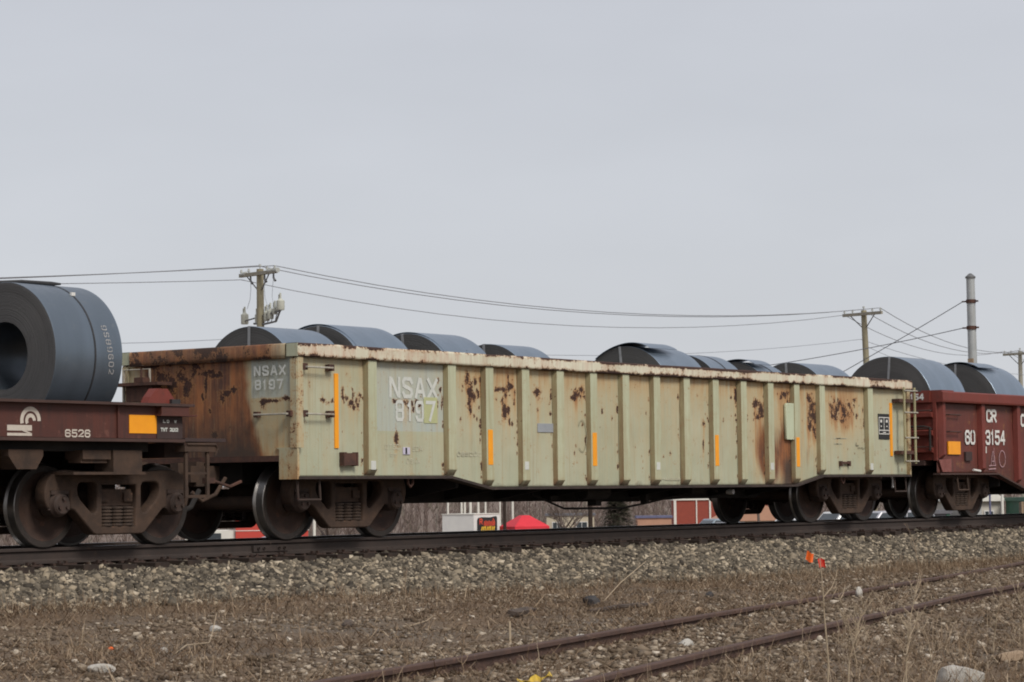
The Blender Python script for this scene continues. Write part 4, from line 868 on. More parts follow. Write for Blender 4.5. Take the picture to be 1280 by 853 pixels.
# ------------------------------------------------------------------ brown coil car at the left
def coil_car():
    g = thing('coil_car', 'low brown coil flatcar at the left end with white wheel emblem and orange square', 'coil car', (0, 0, 0))
    X0, X1 = -24.5, -9.96
    for s in (-1, 1):
        sb = MB().box((X0, s*1.36, 1.205), (X1, s*1.40, 1.575))
        for x in (-10.99, -12.9, -15.2, -17.6, -20): sb.box((x-.012, s*1.39, 1.21), (x+.012, s*1.425, 1.57))
        sb.build('side_sill', 'brown', g)
        MB().box((X0, s*1.15, 1.572), (-9.84, s*1.50, 1.602)).build('top_flange', 'brown_top', g)
        fb = MB().box((X0, s*1.15, 1.165), (-9.96, s*1.46, 1.20)); fb.build('bottom_flange', 'brown_top', g)
        MB().box((-10.37, s*1.401, 1.205), (-9.955, s*1.412, 1.47)).build('end_plate', 'brown_dark', g)
        MB().box((-10.37, s*1.36, 1.475), (-9.92, s*1.485, 1.568)).box((-10.40, s*1.36, 1.462), (-9.80, s*1.50, 1.478)).build('end_gusset', 'brown', g)
        MB().prism([(-10.43, 1.60), (-9.98, 1.60), (-9.985, 1.66), (-10.10, 1.78), (-10.28, 1.78), (-10.38, 1.68)], 1, s*1.20, s*1.32).build('corner_bracket', 'red_chord', g)
        MB().box((-10.07, s*1.22, 1.602), (-9.93, s*1.36, 1.66)).build('corner_block', 'black_scrap', g)
        MB().box((-9.96, s*1.05, 1.175), (-9.28, s*1.46, 1.215)).build('end_step_plate', 'brown_dark', g)
        st = MB().box((-9.93, s*1.40, .53), (-9.885, s*1.43, 1.09)).box((-9.57, s*1.40, .53), (-9.525, s*1.43, 1.09)).box((-9.885, s*1.40, .53), (-9.57, s*1.43, .565)).box((-9.885, s*1.405, .80), (-9.57, s*1.425, .825)).box((-9.96, s*1.3, 1.06), (-9.43, s*1.45, 1.13))
        st.tube([(-9.93, s*1.46, 1.145), (-9.45, s*1.46, 1.145), (-9.42, s*1.46, 1.10), (-9.44, s*1.44, 1.02)], .013, 6)
        st.build('corner_step', 'truck', g)
        MB().prism([(-12.56, 1.07), (-12.56, 1.0), (-12.44, .86), (-12.16, .86), (-12.06, 1.0), (-12.06, 1.07)], 1, s*1.1, s*1.35).build('side_bearing_housing', 'truck', g)
        sk = MB().box((-11.0, s*1.05, .83), (-10.55, s*1.35, 1.07)).box((-11.62, s*1.02, .80), (-10.50, s*1.36, .83)).box((-11.45, s*1.05, .97), (-11.02, s*1.33, 1.07)).box((-11.45, s*1.10, .93), (-11.05, s*1.30, .97))
        sk.build('bolster_end', 'truck', g)
        MB().box((X0, s*1.05, 1.06), (-10.3, s*1.20, 1.165)).build('side_rail', 'under', g)
        # trough slopes the coils rest on
        MB().prism([(s*.12, 1.10), (s*1.15, 1.56), (s*1.15, 1.50), (s*.12, 1.04)], 0, X0, -9.95).build('trough_plate', 'brown_dark', g)
    ex = MB().box((-9.975, -1.36, 1.205), (-9.935, 1.36, 1.57)).box((-9.93, -1.1, 1.0), (-9.6, 1.1, 1.17)); ex.build('end_sill', 'brown_dark', g)
    MB().prism([(-24.4, 1.09), (-9.7, 1.09), (-9.7, .72), (-11.9, .68), (-12.7, .45), (-21.7, .45), (-22.6, .68), (-24.4, .72)], 1, -.22, .22).build('centre_sill', 'under', g)
    MB().box((-10.75, -1.3, .86), (-10.5, 1.3, 1.03)).box((-12.9, -1.28, .6), (-12.84, 1.28, 1.04)).box((-15.4, -1.28, .6), (-15.34, 1.28, 1.04)).build('cross_member', 'under', g)
    coupler(g, -9.75, 1)
    MB().tube([(-9.5, -.5, .75), (-9.35, -.55, .45), (-9.1, -.5, .33), (-8.8, -.45, .42), (-8.6, -.4, .62)], .03, 8).build('brake_hose', 'under', g)
    MB().box((-9.08, -.98, .70), (-8.94, -.90, .765)).tube([(-8.94, -.94, .73), (-8.6, -.9, .66), (-8.4, -.9, .72)], .02, 6).build('cut_lever', 'rust', g)
    truck(g, -10.62); truck(g, -22.2)
    ux, uz, nv = (1, 0, 0), (0, 0, 1), (0, -1, 0)
    MB().box((-10.805, -1.406, 1.262), (-10.345, -1.399, 1.468)).build('reflector_stripe', 'orange', g)
    # wheel-on-rail emblem
    lg = MB(); P = lambda u, v: Vector((-12.63+u, -1.4035, 1.215+v))
    arc = lambda cx, cz, r, a0, a1, n=22: [(cx+r*math.cos(R(a0+(a1-a0)*i/n)), cz+r*math.sin(R(a0+(a1-a0)*i/n))) for i in range(n+1)]
    stroke_strip(lg, arc(.335, .165, .125, -2, 195), .048, P)
    stroke_strip(lg, arc(.335, .165, .055, -2, 215), .042, P)
    lg.add([P(0, .055), P(.355, .055), P(.355, .115), P(0, .115)], [(0, 1, 2, 3)]); lg.add([P(0, 0), P(.355, 0), P(.355, .03), P(0, .03)], [(0, 1, 2, 3)])
    lg.add([P(.20, .0565), P(.30, .0285), P(.355, .0285), P(.27, .0565)], [(0, 1, 2, 3)])
    for i in range(len(lg.v)): lg.v[i] = (lg.v[i][0], lg.v[i][1]-.0002*(i//46), lg.v[i][2])
    lg.build('wheel_emblem', 'letter_cream', g)
    letters('6526', (-11.78, -1.40, 1.206), ux, uz, .088, .068, .03, .017, nv).build('car_number', 'letter_cream', g)
    tb = letters('LD W', (-10.27, -1.412, 1.385), ux, uz, .035, .03, .03, .010, nv); letters('TWT 2012', (-10.31, -1.412, 1.285), ux, uz, .045, .028, .009, .011, nv, tb)
    tb.build('data_stencil', 'letter', g)['kind'] = 'stuff'
    settle(g, (-17.2, 0, 0))
M['letter_cream'] = grimy('cream_lettering', (.60, .54, .46), (.50, .44, .37), 10, .7, c3=(.30, .2, .16), amt3=.64)
coil_car()
c = steel_coil(-11.38, -10.335, .838, 'large blue grey steel coil with chalk marks, riding on the brown flatcar at the left', ri=.385, zc=2.166, group='', strap=None, mid=False, seg=96, cm='coil_dark')

def big_coil_details(c):
    r = .838
    MB().lathe([(.60, r-.001), (.60, r+.004), (.625, r+.004), (.625, r-.001)], 0, (0, 0, 0), 96).build('band_strap', 'strap_dark', c, 30)
    MB().box((.585, -.485, .69), (.645, -.455, .73)).build('strap_seal', 'white', c)
    # chalk figures running round the surface
    sc = MB(); rg = random.Random(4); th = 0; g3 = 0
    def P(u, v): a = R(43)-v/r; rr = r+.0035; return Vector((.80+u, -math.sin(math.pi/2-a+0)*0-rr*math.cos(a), rr*math.sin(a)))
    for k, ch in enumerate('9S89602'):
        for s in GL[ch]:
            pts = [(b*.07-.03+.012*k, .28+k*.085+a*.05) for a, b in s]
            stroke_strip(sc, pts, .010, P)
    sc.build('chalk_mark', 'stencil_grey', c)
    lap = MB(); n = 12     # dark packing strip lying on top
    for (x0, x1, y0, y1, z) in ((-.02, .66, -.16, .05, .02),):
        lap.tube([(-.03, .30, r-.06), (.0, .1, r+.006), (.25, -.02, r+.022), (.62, -.13, r+.012), (.72, -.17, r+.012)], [.012, .02, .022, .026, .012], 8)
    lap.build('packing_strip', 'strap_dark', c, 40)
big_coil_details(c)

# ------------------------------------------------------------------ oxide red gondola at the right
def red_gondola():
    g = thing('gondola_car', 'dark red steel gondola railcar lettered CR 603154 at the right edge', 'gondola car', (0, 0, 0))
    X0, X1 = 9.15, 25.2; zt0, zt1 = 2.045, 2.235
    posts = [9.30, 10.86, 12.36, 13.86, 15.36, 16.86, 18.36, 19.86, 21.36, 22.86, 24.9]
    zb = lambda x: np.interp(np.minimum(x-X0, X1-x), [0, 2.35, 3.6, 9], [.80, .80, .50, .50])
    def attrs(X, Z):
        r = blob(10.05, .95, X, Z, .2, .06, .4)+blob(12.0, 1.9, X, Z, .05, .12, .45); prg = np.random.default_rng(5)
        for _ in range(60):
            a, b, q = prg.uniform(9.2, 14.5), prg.uniform(.85, 2.0), prg.uniform(.01, .025); r = np.maximum(r, blob(a, b, X, Z, q, q*1.5, .6))
        return {'rust': r, 'stain': np.interp(Z, [.8, 1.2, 1.7, 2.05], [.8, .3, .3, .8]), 'wash': 0*X, 'grime': np.interp(Z, [.8, .95], [.28, 0])}
    for s in (-1, 1):
        bx = [X0+.01]+posts[1:-1]+[X1-.01]
        for i in range(len(bx)-1):
            xs = np.linspace(bx[i], bx[i+1], 40); xs = np.unique(np.concatenate([xs, [q for q in (X0+2.35, X0+3.6, X1-2.35, X1-3.6) if bx[i] < q < bx[i+1]]]))
            panel_grid(g, 'side_panel', xs, zb(xs), zt0, s*1.38, attrs if s < 0 else None, 'red', .012, 36, 5, s)
        for x in posts:
            z0 = float(zb(x))+(.24 if x < 9.5 else 0)
            post_mesh(x, z0, zt0, 1.384, 1.47, .13 if x > 9.5 else .09, .17, s).build('side_post', ['red_chord', 'red_chord'], g)
        MB().prism([(1.30*s, zt0), (1.52*s, zt0), (1.53*s, zt0+.03), (1.53*s, zt1-.02), (1.50*s, zt1), (1.30*s, zt1)], 0, X0-.02, X1+.02).build('top_chord', 'red_chord', g)
        mb = MB(); XX = [X0, X0+2.35, X0+3.6, X1-3.6, X1-2.35, X1]
        for i in range(5):
            a, b = XX[i], XX[i+1]; za, z2 = float(zb(a)), float(zb(b))
            P = [(a, s*1.3, za-.03), (b, s*1.3, z2-.03), (b, s*1.44, z2-.03), (a, s*1.44, za-.03), (a, s*1.3, za-.001), (b, s*1.3, z2-.001), (b, s*1.44, z2-.001), (a, s*1.44, za-.001)]
            mb.add(P, [(0, 3, 2, 1), (4, 5, 6, 7), (0, 1, 5, 4), (1, 2, 6, 5), (2, 3, 7, 6), (3, 0, 4, 7)])
        mb.build('side_sill', 'brown_top', g)
        MB().tube([(9.95, s*1.36, .78), (9.95, s*1.39, .50), (10.35, s*1.39, .50), (10.35, s*1.36, .78)], .018, 6).build('stirrup_step', 'truck', g)
    for (x, s) in ((X0, -1), (X1, 1)):
        MB().box((x, -1.375, 1.03), (x-s*.02, 1.375, zt0+.01)).build('end_panel', 'red_chord', g)
        for z in (1.20, 1.50, 1.82): MB().prism([(x+s*.0, z-.06), (x+s*.07, z-.03), (x+s*.07, z+.03), (x, z+.06)], 1, -1.33, 1.33).build('end_rib', 'red_chord', g)
        MB().box((x-s*.05, -1.295, zt0), (x+s*.06, 1.295, zt1-.004)).build('end_chord', 'red_chord', g)
        MB().box((x-s*.3, -1.15, .94), (x+s*.03, 1.15, 1.03)).build('end_sill', 'brown_top', g)
        coupler(g, x+s*-.1, s); truck(g, x-s*1.62)
        MB().box((x-s*1.5, -1.28, .84), (x-s*1.75, 1.28, 1.0)).build('body_bolster', 'under', g)
        for q in (-1, 1): MB().box((x-s*.01, q*1.39, 1.02), (x+s*.025, q*1.33, zt0)).build('corner_post', 'red_chord', g)
    MB().prism([(9.14, 1.03), (9.28, .82), (9.62, .82), (9.62, 1.05)], 1, -1.40, -1.425).build('corner_gusset', 'scuff', g)
    MB().prism([(9.15, zt1-.001), (9.15, zt1+.02), (9.62, zt1+.02), (9.62, zt1-.001)], 1, -1.1, -1.50).build('corner_gusset', 'red_chord', g)
    MB().box((9.2, -1.33, 1.03), (25.1, 1.33, 1.07)).build('floor', 'under', g)
    MB().prism([(9.3, 1.02), (25.0, 1.02), (25, .7), (22.3, .66), (21.5, .40), (12.8, .40), (11.9, .66), (9.3, .7)], 1, -.2, .2).build('centre_sill', 'under', g)
    cm = MB()
    for x in np.arange(11.9, 22.6, 1.3): cm.prism([(-1.26, 1.02), (1.26, 1.02), (1.26, .56), (.25, .43), (-.25, .43), (-1.26, .56)], 0, x-.03, x+.03)
    cm.build('cross_member', 'under', g)
    for z in (1.83, 1.53): bracket_bar(MB(), (9.52, -1.455, z), (9.98, -1.455, z), .012, .07).build('grab_iron', 'brown_top', g)
    for z in (1.18, 1.50, 1.82): bracket_bar(MB(), (9.08, -.95, z+.08), (9.08, -1.30, z+.08), .012, .07, (1, 0, 0)).build('grab_iron', 'brown_top', g)
    MB().tube([(9.06, -1.30, 1.2), (9.06, -1.30, 1.6), (9.03, -1.2, 1.62), (9.03, -.8, 1.62)], .02, 6).build('cut_lever', 'under', g)
    ux, uz, nv = (1, 0, 0), (0, 0, 1), (0, -1, 0)
    MB().box((9.56, -1.405, 1.13), (10.04, -1.383, 1.36)).build('reflector_stripe', 'orange', g)
    letters('CR', (11.16, -1.394, 1.72), ux, uz, .24, .16, .05, .05, nv).build('reporting_mark', 'white', g)
    letters('60', (10.27, -1.394, 1.31), ux, uz, .26, .15, .06, .047, nv).build('car_number', 'white', g)
    letters('3154', (11.10, -1.394, 1.31), ux, uz, .27, .155, .075, .047, nv).build('car_number', 'white', g)
    letters('C', (12.62, -1.394, 1.66), ux, uz, .24, .16, .05, .05, nv).build('reporting_mark', 'white', g)
    letters('154', (9.088, -.93, 2.085), (0, -1, 0), uz, .115, .068, .035, .026, (-1, 0, 0)).build('car_number', 'white', g)
    MB().box((11.05, -1.40, 1.16), (11.11, -1.38, 1.28)).build('white_decal', 'letter', g)
    gr = letters('A', (11.28, -1.394, .93), ux, uz, .27, .2, .1, .016, nv)
    stroke_strip(gr, [(.13*math.cos(a), .15*math.sin(a)) for a in np.linspace(0, 6.2, 20)], .016, lambda u, v: Vector((11.76+u, -1.3985, 1.06+v)))
    stroke_strip(gr, [(0, 0), (.28, .01)], .016, lambda u, v: Vector((11.20+u, -1.3987, .93+v))); stroke_strip(gr, [(0, 0), (.30, .01)], .02, lambda u, v: Vector((11.18+u, -1.399, .87+v))); stroke_strip(gr, [(0, 0), (.02, .3)], .013, lambda u, v: Vector((11.40+u, -1.3983, .96+v)))
    gr.build('chalk_mark', grimy('pink_chalk', (.48, .33, .36), (.36, .2, .2), 14, .9), g)
    MB().box((10.22, -1.42, 1.02), (10.47, -1.385, 1.18)).build('tag_box', 'brown_dark', g)
    MB().tube([(10.42, -1.46, .855), (10.70, -1.46, .835)], .022, 6).build('lock_bar', 'white', g)
    MB().tube([(8.95, -.55, .86), (9.0, -.6, .70), (8.94, -.62, .55)], .03, 8).box((8.88, -.62, .86), (9.05, -.45, .93)).build('brake_hose', 'steel', g)
    settle(g, (17.2, 0, 0))
red_gondola()
steel_coil(9.95, 11.35, .93, 'tall steel coil in the dark red gondola, just right of the green car corner', zf=1.07, group='coils standing in the dark red gondola', mid=False, wrap=0)
steel_coil(12.72, 14.1, .91, 'rightmost steel coil in the dark red gondola with a dark jagged lap over its top', zf=1.07, group='coils standing in the dark red gondola', mid=False, wrap=-.06)

# ------------------------------------------------------------------ rusty siding in front
def siding():
    t = thing('railway_track', 'rusty siding of two bent rails half buried in weeds in front', 'track', (0, 0, 0))
    A = R(15.3); d = Vector((math.cos(A), math.sin(A), 0)); s = Vector((d.y, -d.x, 0)); zt = -.60
    p1 = Vector((-19.33, -11.48, zt)); L = 46
    p2 = p1+s*1.46
    kk = (np.linspace(0, 1, 24), np.zeros(24), np.zeros(24))
    u = np.linspace(0, 1, 60)
    rail(t, 'rail', p1-d*6, p1+d*L, ['sidingrail', 'sidingrail'], .155, n=60, kinks=(u, (fbm(u*9, u*0+1, 71, 2)-.4)*.10, (fbm(u*8, u*0+4, 72, 2)-.4)*.06))
    rail(t, 'rail', p2-d*6, p2+d*L, ['sidingrail', 'sidingrail'], .155, n=60, kinks=(u, (fbm(u*9, u*0+11, 73, 2)-.4)*.26, (fbm(u*8, u*0+14, 74, 2)-.4)*.07))
    tb = MB().box((-.11, -1.2, -.30), (.11, 1.2, -.165)); tie = None; c0 = (p1+p2)/2
    for i in range(36):
        p = c0+d*(i*.62-2)+s*random.uniform(-.1, .1)
        if tie is None: o = tie = tb.build('tie', 'tie', t)
        else: o = tie.copy(); COL.objects.link(o)
        o.location = (p.x, p.y, zt+random.uniform(-.05, .0)); o.rotation_euler = (0, random.uniform(-.02, .02), A+random.uniform(-.05, .05))
    settle(t, (-5, -7, -.70))
    return p1, p2, d, s
SP1, SP2, SD, SS = siding()
def side_dist(x, y):
    """signed distance across the siding (0 = left rail, 1.46 = right rail)"""
    return (np.asarray(x)-SP1.x)*SS.x+(np.asarray(y)-SP1.y)*SS.y

# ------------------------------------------------------------------ gravel and dry grass
def in_view(x, y, m=.23):
    dx, dy = x-CAM.x, y-CAM.y; de = dx*fw.x+dy*fw.y; ri = dx*rt.x+dy*rt.y
    return (de > 12) & (np.abs(ri) < de*m+1.5)
def gravel_density(x, y):
    q = side_dist(x, y)
    d = np.clip(fbm(x*.55, y*.9, 81, 4)*2.6-.95, 0, 1)
    d = np.maximum(d, np.exp(-((q-1.0)/1.7)**2)*np.clip(fbm(x*.9, y*1.4, 83, 3)*3-.45, 0, 1))
    d = np.maximum(d, np.exp(-((q-3.0)/1.0)**2)*np.clip(fbm(x*.8, y*1.2, 85, 3)*3-.7, 0, 1)*.75)
    d = np.maximum(d, .9*np.exp(-((y+5.6)/1.0)**2)*np.interp(x, [-18, -13, -9, -4, 0, 20], [1, .9, .25, .3, .9, 1])*np.clip(fbm(x*1.1, y*2, 87, 3)*3-.75, 0, 1))
    return np.clip(d*1.0+.03, 0, 1)*np.interp(y, [-3.9, -3.0], [1, .45])
def gravel():
    n = 300000; x = rng.uniform(-21, 26, n); y = rng.uniform(-16.5, -2.7, n)
    k = in_view(x, y) & (rng.uniform(0, 1, n) < gravel_density(x, y)*np.interp(x, [-20, 0, 26], [1, .8, .5])); x, y = x[k], y[k]
    size = np.clip(rng.gamma(2.6, .0058, len(x))+.006, .007, .060)
    q = side_dist(x, y); size *= np.where((q > -.6) & (q < 4.5), 1.12, 1.0)
    z = gh(x, y)+size*.18
    stones('ground_gravel', np.stack([x, y, z], -1), size, 'gravel', OCT, .6, np.clip(rng.beta(1.7, 2.6, len(x)), 0, 1), 'pale crushed stone scattered over the dirt around the rusty siding', 'gravel', .3)
    print('gravel', len(x))
gravel()
def blades(x, y, h, lean, width, tint, z=None):
    n = len(x); z = gh(x, y)-.008 if z is None else z
    a = rng.uniform(0, 2*math.pi, n); dx, dy = np.cos(a), np.sin(a)
    b = rng.uniform(0, math.pi, n); px, py = np.cos(b), np.sin(b)
    base = np.stack([x, y, z], -1); wv = np.stack([px, py, 0*px], -1)*(width/2)[:, None]
    def at(f, le): return base+np.stack([dx*np.sin(le)*h*f, dy*np.sin(le)*h*f, np.cos(le)*h*f], -1)
    m_ = at(.55, lean*.7); tp = at(1.0, lean)
    V = np.stack([base-wv, base+wv, m_-wv*.8, m_+wv*.8, tp], 1).reshape(-1, 3)
    F = (np.array([[0, 1, 3], [0, 3, 2], [2, 3, 4]])[None]+(np.arange(n)*5)[:, None, None]).reshape(-1, 3)
    return V, F, np.repeat(tint, 5)
def grass():
    parts = []
    # toe strip beside the ballast
    n = 52000; x = rng.uniform(-18, 34, n); y = -2.45-rng.gamma(2.2, .52, n)+.45/(1+np.exp((x+9)/1.8))
    d = np.clip(fbm(x*.45, y*.8, 91, 4)*2.6-.75, 0.04, 1)*np.interp(x, [-18, -13, -9, 6, 14, 34], [.25, .7, 1, 1, .7, .5]); k = in_view(x, y) & (rng.uniform(0, 1, n) < d); x, y = x[k], y[k]; n = len(x)
    z = np.maximum(gh(x, y), bal(y))-.01
    parts.append(blades(x, y, rng.gamma(5, .026, n)*np.interp(y, [-6, -3], [.55, 1]), np.abs(rng.normal(.35, .3, n)), rng.uniform(.003, .0065, n)*(1+.5*np.clip(x/25, 0, 1)), np.clip(rng.beta(2.3, 2.2, n), 0, 1), z))
    # flattened thatch everywhere
    n = 260000; x = rng.uniform(-21, 26, n); y = rng.uniform(-16.5, -3.0, n)
    g_ = gravel_density(x, y); d = np.clip(fbm(x*.6+9, y*1.1, 93, 4)*2.4-.35, .12, 1)*(1-.88*g_); k = in_view(x, y) & (rng.uniform(0, 1, n) < d); x, y = x[k], y[k]; n = len(x)
    parts.append(blades(x, y, rng.gamma(4, .028, n), rng.uniform(1.05, 1.55, n), rng.uniform(.0035, .008, n), np.clip(rng.beta(1.7, 2.5, n), 0, 1), gh(x, y)+rng.uniform(0, .02, n)))
    # upright tufts
    nt = 1500; tx = rng.uniform(-20, 22, nt); ty = rng.uniform(-15.5, -3.2, nt); w = fbm(tx*.4+3, ty*.6, 95, 3); q = side_dist(tx, ty)
    k = in_view(tx, ty) & (rng.uniform(0, 1, nt) < np.clip(w*3-1.0, .03, 1)+.5*np.exp(-((q-4.6)/1.3)**2)); tx, ty = tx[k], ty[k]
    c = rng.integers(5, 22, len(tx)); x = np.repeat(tx, c)+rng.normal(0, .05, c.sum()); y = np.repeat(ty, c)+rng.normal(0, .05, c.sum()); n = len(x)
    parts.append(blades(x, y, rng.gamma(5, .030, n), np.abs(rng.normal(.45, .35, n)), rng.uniform(.0025, .005, n), np.clip(rng.beta(2.6, 2.0, n), 0, 1)))
    # wispy stand at the lower right corner
    n = 3200; x = rng.uniform(-19, -12, n); y = rng.uniform(-15.2, -11.9, n); q = side_dist(x, y); k = in_view(x, y) & (q > 1.9) & (rng.uniform(0, 1, n) < np.clip(fbm(x*.9, y*.9, 97, 3)*3-.8, 0, 1)); x, y = x[k], y[k]; n = len(x)
    parts.append(blades(x, y, rng.gamma(6, .045, n), np.abs(rng.normal(.75, .4, n)), rng.uniform(.0022, .0042, n), np.clip(rng.beta(3.2, 1.8, n), 0, 1)))
    V = []; F = []; T = []; o = 0
    for v, f, t in parts: V.append(v); F.append(f+o); T.append(t); o += len(v)
    g = np_mesh('dry_grass', np.concatenate(V), np.concatenate(F), 'grass', {'tint': np.concatenate(T)}, kind='stuff'); g['label'] = 'dry brown winter grass and flattened thatch covering the foreground dirt'; g['category'] = 'grass'
    print('grass verts', o)
grass()

# ------------------------------------------------------------------ foreground bits
def G(x, y): return float(gh(np.array([x]), np.array([y]))[0])
def rock(name, label, cat, x, y, sx, sy, sz, mat, seed, rz=0, sink=.3, z=None, group=None):
    bm = bmesh.new(); bmesh.ops.create_icosphere(bm, subdivisions=3, radius=1); rr = np.random.default_rng(seed); N = rr.normal(size=(16, 3)); N /= np.linalg.norm(N, axis=1, keepdims=True); D = rr.uniform(.62, .92, 16)
    for v in bm.verts:
        p = np.array(v.co)
        for a, b in zip(N, D):
            e = p@a
            if e > b: p = p-a*(e-b)*.85
        p *= 1+.10*(fbm(p[0]*2+seed, p[1]*2+p[2]*3, seed, 3)-.45)*2; v.co = Vector((p[0]*sx, p[1]*sy, p[2]*sz))
    me = bpy.data.meshes.new(name); bm.to_mesh(me); bm.free(); me.materials.append(M[mat])
    me.polygons.foreach_set('use_smooth', [True]*len(me.polygons)); me.set_sharp_from_angle(angle=R(28))
    o = link(name, me, None, (x, y, (G(x, y) if z is None else z)+sz*(1-2*sink))); o.rotation_euler = (0, 0, rz); return tag(o, label, cat, group)
rock('rock', 'large furry looking white rock at the lower right among tall dry weeds', 'rock', -15.85, -14.02, .20, .12, .10, 'white_rock', 1, -.9, .25)
rock('rock', 'pale rounded stone on the dirt at the left, the largest one there', 'rock', -14.14, -5.76, .085, .06, .05, 'white_rock', 2, .3)
rock('rock', 'small grey white round stone on the dirt left of the pale stone', 'rock', -16.1, -7.0, .045, .042, .036, 'white_rock', 3)
rock('rock', 'long curved whitish stone at the very bottom left', 'rock', -18.2, -8.4, .11, .05, .05, 'white_rock', 4, -.6, .3)
rock('rock', 'white stone lodged against the left rail of the rusty siding', 'rock', -6.05, -7.98, .055, .04, .085, 'white_rock', 5, 0, .1, -.70)
rock('rock', 'flat cream slab lying between the stick and the rusty siding', 'rock', -13.1, -9.1, .11, .07, .03, 'white_rock', 6, -.8, .3)
rock('rock', 'cream stones beside the inner side of the right siding rail', 'rock', -14.3, -10.9, .09, .07, .05, 'white_rock', 8, .4)
rock('rock', 'brown tan lump half hidden in the weeds at the bottom right edge', 'rock', -13.7, -13.4, .13, .08, .06, 'weed', 9, -.9)
def scraps():
    t = rock('rubber_scrap', 'black crumpled rubber scrap on the dirt beside a long straw', 'scrap', -8.35, -5.95, .115, .08, .075, 'black_scrap', 12, -.6, .15)
    rock('rubber_scrap', 'small dark scrap right of the black crumpled rubber', 'scrap', -6.0, -6.0, .07, .06, .05, 'black_scrap', 13)
    def tubething(name, label, cat, pts, r, mat, n=6):
        P = [Vector(p) for p in pts]; o = MB().tube([p-P[0] for p in P], r, n).build(name, M[mat], None, 40, P[0]); return tag(o, label, cat)
    z = lambda x, y, d=0: (x, y, G(x, y)+d)
    tubething('straw', 'long pale straw leaning up from the black scrap', 'straw', [z(-7.9, -5.8, .02), (-7.4, -5.7, -.48), (-6.75, -5.62, -.26)], [.006, .006, .004], 'stalk')
    tubething('stick', 'dark curved stick lying under the black scrap', 'stick', [z(-9.5, -6.7, .02), z(-9.0, -6.75, .045), z(-8.2, -6.6, .03), z(-7.6, -6.25, .06)], [.02, .025, .022, .012], 'wood_grey')
    tubething('stick', 'dry forked branch sticking up from dirt at left, near the pale stone', 'stick', [z(-16.6, -7.6, .02), z(-16.2, -7.35, .07), z(-15.9, -7.15, .05), z(-15.5, -6.95, .03), z(-15.3, -6.8, .10), z(-15.05, -6.62, .24)], [.004, .006, .006, .006, .005, .003], 'stalk')
    tubething('stick', 'thin straight twig lying flat in the middle dirt', 'stick', [z(-12.6, -6.8, .02), z(-12.2, -6.68, .03), z(-11.8, -6.45, .04)], [.006, .006, .004], 'stalk')
    tubething('stick', 'short pale broken stick by the lower middle rocks', 'stick', [z(-13.9, -8.9, .0), z(-13.85, -8.86, .20)], [.011, .008], 'stalk')
    b = MB().box((-.5, -.05, -.02), (.5, .05, .02), 0, Matrix.Rotation(R(25), 4, 'Z')).build('wood_board', M['wood_grey'], None, 0, z(-10.4, -6.5, .04)); tag(b, 'grey weathered board piece on the dirt left of the black scrap', 'board'); b.rotation_euler = (.2, .1, 0)
    # dark bark chunks
    b = rock('bark_chunk', 'dark brown bark chunk on the thatch in the middle of the foreground', 'bark', -12.9, -6.3, .14, .07, .05, 'wood_grey', 21, .5)
    yp = MB(); u = np.linspace(-.11, .11, 8)
    V = []; 
    for i, a in enumerate(u): V += [(a, -.035, .02*math.sin(i*1.3)+.01), (a, .035, .02*math.cos(i*1.7)+.02), (a, .035, .02*math.cos(i*1.7)+.016), (a, -.035, .02*math.sin(i*1.3)+.006)]
    F = []
    for i in range(7):
        a = 4*i; F += [(a, a+1, a+5, a+4), (a+2, a+3, a+7, a+6), (a+1, a+2, a+6, a+5), (a+3, a, a+4, a+7)]
    F += [(0, 3, 2, 1), (28, 29, 30, 31)]
    yp.add(V, F); o = yp.build('plastic_strip', M['yellow_paper'], None, 0, z(-17.95, -12.05, .02)); o.rotation_euler = (.1, -.2, -.75); tag(o, 'crumpled yellow plastic strip at the bottom centre', 'litter')
    o = rock('paper_scrap', 'small white litter scrap on the thatch in the lower middle', 'litter', -15.1, -8.4, .09, .04, .012, 'white', 31, -.8)
    o = rock('leaf_scrap', 'orange brown scrap lying on the dirt between the siding rails', 'litter', -9.6, -8.1, .06, .04, .04, 'flame_red' if False else 'weed', 32)
    o = rock('brick_chip', 'small orange chip under a dark pebble on the left dirt', 'chip', -16.2, -6.5, .035, .03, .02, 'flag_orange', 33)
scraps()
def marker_flag(x, y, h, mat, label, seed):
    z0 = float(max(bal(np.array([y]))[0], G(x, y))); t = thing('marker_flag', label, 'marker flag', (x, y, z0-.02), 0, 'wire marker flags in the ballast')
    MB().tube([(0, 0, 0), (.01, 0, h*.6), (.02, .01, h)], .004, 5).build('wire', M['hardware'], t)
    r_ = random.Random(seed); V = []; n = 6
    for i in range(n+1):
        a = i/n; sx = .11*a; dz = -.03*a+.012*math.sin(a*7+seed)
        V += [(sx, .03*math.sin(a*5+seed), h-.135+dz), (sx, .03*math.sin(a*5+1+seed), h+dz)]
    for i in range(n+1): q = V[2*i], V[2*i+1]; V += [(q[0][0], q[0][1]+.002, q[0][2]), (q[1][0], q[1][1]+.002, q[1][2])]
    F = []; o = 2*(n+1)
    for i in range(n): a = 2*i; F += [(a, a+2, a+3, a+1), (o+a, o+a+1, o+a+3, o+a+2), (a, o+a, o+a+2, a+2), (a+1, a+3, o+a+3, o+a+1)]
    F += [(0, 1, o+1, o), (2*n, o+2*n, o+2*n+1, 2*n+1)]
    m_ = MB().add(V, F).build('flag', M[mat], t); m_.rotation_euler = (0, .22*(1 if seed == 1 else -1), -.7)
    return t
marker_flag(2.78, -2.30, .25, 'flag_orange', 'orange wire flag standing higher in the grey ballast', 1)
marker_flag(2.62, -2.66, .24, 'flag_red', 'red wire flag standing just below the orange one', 4)
